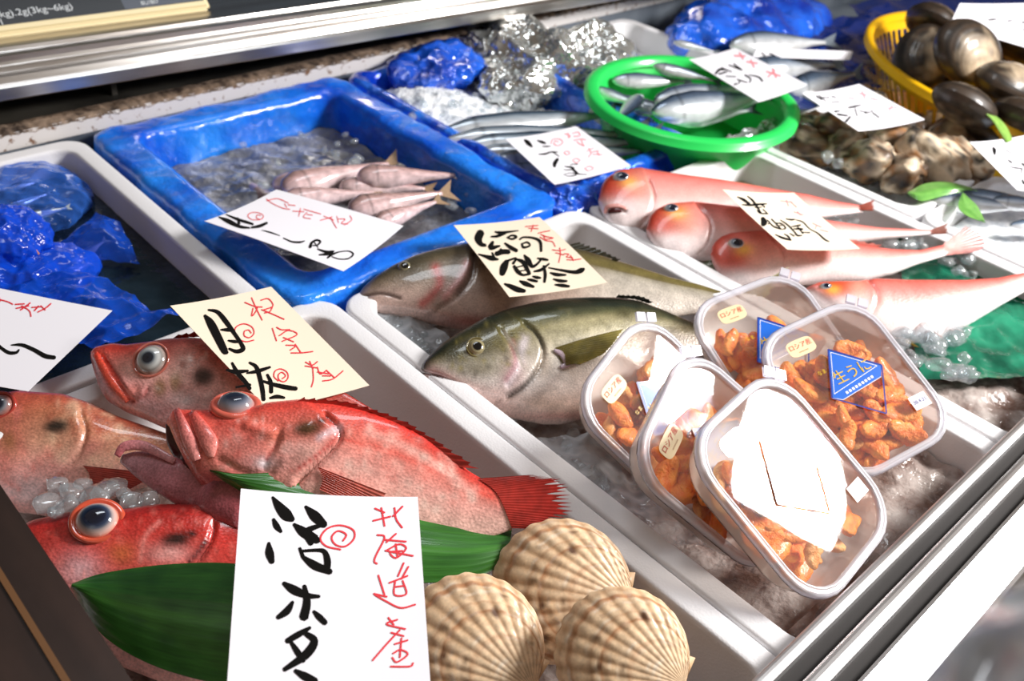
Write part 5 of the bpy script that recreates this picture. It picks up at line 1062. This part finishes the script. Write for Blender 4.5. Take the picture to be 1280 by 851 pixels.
# ================================================================== baskets
def basket(name, c_, e1, e2, zr, zb, material, label, rimw=.010, slots=(0, 0), taper=.8, rimh=.014):
    e = empty(name, (c_[0], c_[1], zb), label, 'basket'); na = 120
    def pt(k, a, z): return (c_[0] + k * (e1[0] * math.cos(a) + e2[0] * math.sin(a)), c_[1] + k * (e1[1] * math.cos(a) + e2[1] * math.sin(a)), z)
    R0 = np.linalg.norm(e1[:2]); w = rimw / R0; A = [2 * math.pi * j / na for j in range(na)]
    prof = [(1 - w, zr - rimh), (1 - w, zr - .003), (1 - w * .6, zr), (1 + w * .4, zr), (1 + w, zr - .003), (1 + w, zr - rimh)]
    V = [pt(k, a, z) for k, z in prof for a in A]; V2 = V
    obj('rim', mesh('rim', V, [f[::-1] for f in grid_faces(len(prof), na, True)] + [((len(prof) - 1) * na + j, (len(prof) - 1) * na + (j + 1) % na, (j + 1) % na, j) for j in range(na)]), material, e)
    rows = 9; nb = na * 2; V = []; F = []
    for side_ in (0, 1):
        for i in range(rows):
            f = i / (rows - 1); k = (1 - (1 - taper) * f) - side_ * .012 / (R0 * 6); z = zr - rimh * .5 + (zb - zr + rimh * .5) * f
            V += [pt(k, 2 * math.pi * j / nb, z) for j in range(nb)]
    for i in range(rows - 1):
        for j in range(nb):
            if slots[0] <= i < slots[1] and j % 3 != 0: continue
            a = i * nb + j; b = i * nb + (j + 1) % nb; k = rows * nb
            F += [(a, a + nb, b + nb, b), (k + a, k + b, k + b + nb, k + a + nb)]
    F += [tuple((rows - 1) * nb + j for j in range(nb))]
    obj('slotted_wall' if slots[1] else 'wall', mesh('wall', V, F), material, e); return e
c_ = (P(740, 106, .042) + P(990, 130, .042)) / 2
basket('green_basket', c_, (P(990, 130, .042) - P(740, 106, .042)) / 2, (P(845, 66, .042) - P(868, 166, .042)) / 2, .042, -.045, M['green_basket'], 'bright green oval plastic basket of sardines', .012)
yd_ = unit(np.array([.62, .78, 0])); ye_ = np.array([-yd_[1], yd_[0], 0])
basket('yellow_basket', (1.89, .60), yd_ * .325, ye_ * .235, .060, -.128, M['yellow_basket'], 'yellow slotted plastic basket heaped with big clams', .010, (1, 4), .62)

# ================================================================== clams
def clam_mesh(seed):
    n, k = 30, 40; out = []
    for sg in (1, -1):
        V = []; Cc = []; U = []
        for i in range(n):
            rho = i / (n - 1)
            for j in range(k):
                a = 2 * math.pi * j / k; bx, by = -.0, -.62   # umbo
                ex_, ey_ = 1.0 * math.cos(a), .78 * math.sin(a); x, y = bx * (1 - rho) + ex_ * rho, by * (1 - rho) + ey_ * rho
                d = min(1, math.hypot(x / 1.0, y / .78)); z = .50 * max(0, 1 - d * d) ** .55 + .012 * math.sin(rho * 60) * rho * (1 - d) ** .3
                z += .03 * nz((x, y, 0), 5, seed)* (1 - d); V.append((x, y, sg * z)); U.append((x * .1, y * .1, sg))
                g = nz((x * 2.5, y * 2.5, seed), 1.6, seed); b_ = lin('#15110e') * (1 - rho) if False else lin('#1d1712')
                kk = max(0, min(1, 1.25 - 1.7 * rho + .45 * g)); b_ = b_ * (1 - kk) + lin('#d6c0a2') * kk
                s_ = .25 + .25 * math.sin(rho * 34 + 2 * g); b_ = b_ * (1 - s_ * .4) + lin('#6a5038') * s_ * .4; Cc.append(b_)
        out.append((V, grid_faces(n, k, True) if sg < 0 else [f[::-1] for f in grid_faces(n, k, True)], Cc, U))
    res = []
    for nm, (V, F, Cc, U) in zip(('upper_valve', 'lower_valve'), out):
        me = mesh(nm, V, F, cols=np.array(Cc), uvf=np.array(U)); me.materials.append(M['clam']); res.append((nm, me))
    return res
CLM = [clam_mesh(s_) for s_ in (1.3, 5.7, 9.1)]
def clam(px, py, z, r, rot, label, v):
    e = empty('clam', P(px, py, z), label, 'clam', 'big clams in the yellow basket'); e.rotation_euler = rot; e.scale = (r, r, r)
    for nm, me in CLM[v]: o = bpy.data.objects.new(nm, me); col.objects.link(o); o.parent = e
clam(1164, 28, 0.085, 0.066, (.3, .5, .6), 'dark brown clam topmost by the basket back', 0)
clam(1154, 72, 0.075, 0.068, (.2, -.7, .3), 'brown clam with a dark spot leaning on the yellow rim', 1)
clam(1210, 66, 0.110, 0.075, (.9, .3, -.5), 'large clam with pale shiny end on the heap', 2)
clam(1262, 106, 0.080, 0.071, (.1, .2, -.3), 'striped grey clam lying flat on the heap', 0)
clam(1206, 132, 0.070, 0.059, (.5, -.4, 2.2), 'tan clam standing on edge inside the yellow rim', 1)
clam(1276, 150, 0.060, 0.062, (.6, .3, 1.0), 'dark clam beside the light green leaf', 2)
clam(1280, 58, 0.075, 0.068, (.4, -.2, 2.0), 'black clam under the white card', 0)
clam(1334, 100, 0.040, 0.068, (.1, .2, .3), 'dark clam at the far side of the basket', 1)
clam(1244, 120, 0.020, 0.068, (.1, .1, 1.3), 'clam deep in the middle of the basket', 2)
clam(1189, 100, 0.030, 0.065, (.3, .2, .8), 'brown clam deep between the spotted and the tan clam', 0)
clam(1229, 160, 0.020, 0.061, (.2, .3, .2), 'dark clam low against the basket wall', 1)

for x, y, z, r, rot, lab in ((1.99, .52, .035, .066, (.2, .3, .8), 'brown clam in the outer half of the yellow basket'), (2.03, .70, .03, .066, (.4, -.2, 1.9), 'dark clam by the back rim of the yellow basket'), (1.91, .43, .03, .062, (.1, .4, .2), 'tan clam by the front rim of the yellow basket'), (2.06, .60, .035, .064, (.3, .1, 2.6), 'clam against the outer wall of the yellow basket'), (1.94, .56, .0, .066, (.2, .1, 1.2), 'clam at the bottom of the yellow basket')):
    clam(*proj(np.array([x, y, z])), z, r, rot, lab, int(x * 100) % 3)

# ================================================================== oysters
def oyster_mesh(seed):
    bm = bmesh.new(); bmesh.ops.create_icosphere(bm, subdivisions=4, radius=1); cols_ = []; U = []
    for v in bm.verts:
        p = v.co.copy(); a = math.atan2(p.y, p.x); k = 1 + .16 * math.sin(2 * a + seed) + .28 * nz(p, 1.2, seed) + .08 * nz(p, 3.5, seed + 2)
        lay_ = .07 * abs(math.sin(9 * (p.z + .45 * nz(p, 1.6, seed)) + seed)) + .025 * nz(p, 8, seed)
        v.co = Vector((p.x * 1.15 * k, p.y * .72 * k, p.z * .50 * (k + lay_ * 2) + .10 * nz(p, 3, seed + 5)))
        v.co += Vector((p.x, p.y, 0)) * lay_ * .8
        g = nz(p, 1.9, seed + 7); h = nz(p, 3.6, seed + 1); b_ = lin('#5e4630'); k1 = min(1, max(0, .38 + 1.9 * g)); b_ = b_ * (1 - k1) + lin('#dcc8ac') * k1
        k2 = min(1, max(0, (h - .12) * 2.6)); b_ = b_ * (1 - k2) + lin('#1e1a18') * k2; k3 = min(1, max(0, (-h - .2) * 3)); b_ = b_ * (1 - k3) + lin('#9a6a3c') * k3; cols_.append(b_); U.append(tuple(p * .15))
    bm.verts.ensure_lookup_table(); V = [tuple(v.co) for v in bm.verts]; F = [tuple(x.index for x in f.verts) for f in bm.faces]; bm.free()
    me = mesh('oyster', V, F, cols=np.array(cols_), uvf=np.array(U)); me.materials.append(M['oyster']); return me
OY = [oyster_mesh(s_) for s_ in (1.0, 2.7, 4.9, 6.2, 8.8)]
oy = [(1024, 160, -.006, .050, 'small tan oyster at the far corner of the foam box'), (1000, 182, -.022, .048, 'dark flat oyster against the box rim'), (1052, 184, -.016, .050, 'brown oyster beside the ice chunks'), (1092, 166, -.016, .060, 'large dark grey oyster under the white card'), (1086, 202, -.010, .060, 'brown ridged oyster lying by the near box rim'), (1128, 186, -.004, .060, 'long dark oyster lying across the middle of the heap'), (1166, 160, -.020, .054, 'oyster half hidden behind the corner of the white card'), (1190, 176, -.006, .058, 'pale rugged oyster near the yellow basket'), (1172, 206, .006, .060, 'light tan oyster topmost on the heap'), (1130, 218, -.014, .056, 'dark oyster low at the near rim above the leaf'), (1212, 206, -.004, .054, 'brown oyster beneath the curled white card'), (1196, 226, -.016, .052, 'shadowed oyster beside the pale green leaf'), (1054, 164, -.022, .050, 'oyster wedged under the left edge of the white card'), (1150, 190, -.024, .058, 'dark oyster deep in the heap'), (1222, 184, -.016, .054, 'oyster at the end wall of the foam box')]
for i, (x, y, z, s_, lab) in enumerate(oy):
    o = bpy.data.objects.new('oyster', OY[i % 5]); col.objects.link(o); o.location = Vector(P(x, y, z)); o.scale = (s_, s_, s_)
    o.rotation_euler = (rnd.uniform(-.8, .8), rnd.uniform(-.8, .8), rnd.uniform(0, 6.28)); tag(o, lab.replace('left edge', 'inner edge'), 'oyster', 'oysters in the foam box')

# ================================================================== bags and sheets
def blob(name, c_, r, material, amp, s1, seed, label=None, cat='bag', group=None, parent=None, sub=6, squash=0.0, kind=None):
    bm = bmesh.new(); bmesh.ops.create_icosphere(bm, subdivisions=sub, radius=1)
    for v in bm.verts:
        p = v.co.copy(); q_ = Vector((p.x * r[0], p.y * r[1], p.z * r[2])); k = amp * ((crumple(q_, s1, seed) - .4) + .6 * nz(q_, s1 * .5, seed) + .4 * (crumple(q_, s1 * 2.4, seed + 2) - .4))
        v.co = q_ + p * k + Vector(c_)
    me = bpy.data.meshes.new(name); bm.to_mesh(me); bm.free(); me.polygons.foreach_set('use_smooth', [True] * len(me.polygons)); o = obj(name, me, material, parent)
    return o if parent else tag(o, label, cat, group, kind)
# knotted blue bag in the dark water
c1_ = P(8, 298, .0); e = empty('knotted_bag', (c1_[0], c1_[1], -.05), 'blue plastic bag knotted with an orange rubber band', 'bag')
blob('puff', P(8, 297, .005), (.045, .050, .034), M['blue_film2'], .007, 60, 1.0, parent=e)
blob('bag_body', P(30, 352, -.028), (.085, .055, .026), M['blue_film2'], .008, 45, 2.0, parent=e)
V = []; b0, b1 = P(-30, 327, .0), P(44, 320, .0); ctr = (b0 + b1) / 2
for j in range(40):
    a = 2 * math.pi * j / 40; ex = unit(b1 - b0); p = ctr + ex * .034 * math.cos(a) + np.array([0, .004, .022]) * math.sin(a) 
    for k in range(8): b = 2 * math.pi * k / 8; V.append(p + .0022 * (math.cos(b) * (ex * math.cos(a) + np.array([0, .5, .85]) * math.sin(a)) + math.sin(b) * np.array([0, -.85, .5])))
F = [(j * 8 + k, ((j + 1) % 40) * 8 + k, ((j + 1) % 40) * 8 + (k + 1) % 8, j * 8 + (k + 1) % 8) for j in range(40) for k in range(8)]
obj('rubber_band', mesh('rubber_band', V, F), M['rubber'], e)
def sheet(name, corners, zs, material, label, cat, amp=.006, s1=30, seed=1.0, n=70, bow=0.0, xmax=9.0):
    V = []
    for i in range(n):
        for j in range(n):
            u, v = i / (n - 1), j / (n - 1); w = [(1 - u) * (1 - v), u * (1 - v), u * v, (1 - u) * v]
            p = sum(k * P(*c_, z) for k, c_, z in zip(w, corners, zs)); k = amp * ((crumple(p, s1, seed) - .4) + .5 * nz(p, s1 * .6, seed) + .4 * (crumple(p, s1 * 2.3, seed) - .4)) + bow * math.sin(math.pi * u) * math.sin(math.pi * v)
            p = p + np.array([k * .3, k * .3, k]); p[0] = min(p[0], xmax + .002 * math.sin(40 * p[1])); V.append(p)
    o = obj(name, mesh(name, V, [f[::-1] for f in grid_faces(n, n)]), material); return tag(o, label, cat)
sheet('blue_film', [(-60, 345), (60, 330), (225, 398), (120, 440)], (-.012, -.026, .004, .006), M['blue_film'], 'translucent blue film crumpled behind the white card', 'film', .012, 24, 3.0, 80, .008)
sheet('blue_film', [(50, 330), (120, 270), (150, 280), (175, 330)], (-.03, -.002, -.006, -.03), M['blue_film'], 'pointed fold of blue film rising from the dark water', 'film', .010, 30, 5.0, 50, .012)
b_ = blob('fish_bag', P(30, 250, -.03), (.08, .09, .026), M['thin_film'], .008, 30, 4.0, 'thin blue bag with small greenish fish near the back wall')
g = 'small fish in the blue bags'
for a, b, z, r, lab in (((10, 258), (66, 240), -.012, 30, 'greenish small fish in the thin blue bag'), ((28, 272), (90, 258), -.016, 30, 'pale small fish below it in the thin blue bag'), ((8, 236), (55, 225), -.012, 20, 'small fish glinting near the back wall'), ((88, 330), (135, 298), -.026, 20, 'small fish under the pointed fold of film'), ((70, 345), (130, 320), -.03, 20, 'half sunken small fish beside the knotted bag')):
    lay(sd, a, b, z, r, 0, False, lab, group=g)
# silver crumpled bag, blue bags behind, foil in front of the tilefish
blob('silver_bag', P(692, 84, -.012), (.15, .10, .046), M['silver'], .050, 20, 6.0, 'crumpled shiny clear bag behind the green basket')
blob('silver_bag', P(622, 62, -.01), (.08, .07, .035), M['silver'], .030, 22, 9.0, 'small crumpled clear bag by the back wall')
blob('blue_bag', P(548, 90, -.004), (.085, .055, .030), M['bag_blue'], .026, 20, 7.0, 'crumpled blue foil at the back of the ice heap')
blob('blue_bag', P(935, 30, -.012), (.24, .11, .046), M['bag_blue'], .030, 12, 8.0, 'bright blue bag against the back wall')
blob('blue_bag', P(735, 245, -.010), (.085, .035, .024), M['blue_foil'], .014, 34, 11.0, 'crumpled blue foil between the tray and the tilefish')
sheet('dark_blue_film', [(905, 60), (1110, 10), (1170, 110), (950, 150)], (-.03, .0, -.03, -.03), mat('dark_blue_film', '#0a2466', .2, coat=.5), 'dark blue film under the silver fish by the clams', 'film', .014, 14, 12.0, 70)
sheet('dark_blue_film', [(1060, 8), (1290, -20), (1330, 20), (1120, 70)], (.0, .03, -.05, -.05), mat('navy_film', '#0a1e50', .22, coat=.5), 'navy film behind the yellow basket', 'film', .014, 14, 14.0, 60)
sheet('green_sheet', [(1120, 300), (1285, 285), (1330, 470), (1150, 480)], (-.022, -.022, -.03, -.03), M['green_sheet'], 'dark green plastic sheet under the tilefish', 'sheet', .008, 22, 15.0, 70, 0.0, 1.252)
sheet('clear_film', [(430, 372), (520, 385), (575, 440), (500, 462)], (-.02, -.02, -.03, -.02), M['clear_film'], 'torn clear film around ice by the trevally snout', 'film', .010, 34, 16.0, 50)
sheet('clear_film', [(640, 560), (750, 540), (900, 690), (800, 680)], (-.05, -.05, -.05, -.05), M['clear_film'], 'wrinkled clear film beside the urchin packs', 'film', .010, 30, 17.0, 60)
sheet('clear_film', [(880, 188), (1004, 140), (1022, 165), (905, 203)], (-.004, -.002, -.004, -.006), M['silver'], 'sparkling crumpled film along the green basket', 'film', .014, 40, 18.0, 60)
q_ = hit(1245, 800, (0, yf - .05, 0), (0, 1, 0)); blob('clear_bag', q_ + np.array([.03, -.02, -.06]), (.06, .02, .05), M['clear_film'], .02, 24, 19.0, 'clear plastic bag hanging below the front rail')

# ================================================================== ice chunks
def around(poly_box, n, sd_):
    r = random.Random(sd_); return [(r.uniform(poly_box[0], poly_box[2]), r.uniform(poly_box[1], poly_box[3])) for _ in range(n)]
scatter([(72, 606), (90, 615), (104, 604), (60, 628), (80, 634), (130, 612), (146, 608), (155, 618), (165, 626), (118, 622), (70, 640), (188, 624)], .010, .008, .014, 'clear ice chunk between the red rockfish heads', 'ice chunks by the rockfish')
scatter(around((476, 392, 530, 440), 18, 2), -.025, .008, .014, 'clear ice chunk by the trevally snout', 'ice chunks by the trevally')
scatter(around((690, 540, 780, 620), 16, 3), -.055, .008, .014, 'clear ice chunk beside the lowest urchin pack', 'ice chunks by the urchin packs')
scatter(around((1110, 408, 1215, 478), 26, 4), -.010, .009, .016, 'clear ice chunk on the dark green sheet', 'ice chunks on the green sheet')
scatter(around((1010, 262, 1070, 285), 12, 5) + around((1115, 292, 1160, 312), 8, 6) + around((1180, 310, 1235, 345), 14, 7), -.006, .008, .014, 'clear ice chunk among the tilefish tails', 'ice chunks by the tilefish')
scatter(around((770, 255, 900, 330), 14, 8), -.035, .008, .014, 'clear ice chunk under the tilefish heads', 'ice chunks under the tilefish')
scatter(around((735, 300, 830, 320), 14, 9), -.045, .009, .015, 'clear ice chunk behind the trevally back', 'ice chunks behind the trevally')
scatter(around((260, 165, 540, 235), 26, 10) + around((520, 225, 590, 265), 10, 11), -.030, .006, .011, 'small wet ice chunk in the grey slush', 'ice chunks in the slush')
scatter(around((505, 115, 680, 150), 30, 12), .004, .005, .009, 'little ice chunk on the crushed ice heap', 'ice chunks on the heap')
scatter([(1035, 196), (1048, 204), (1128, 206), (1150, 198)], .0, .008, .012, 'ice chunk among the oysters', 'ice chunks by the oysters')
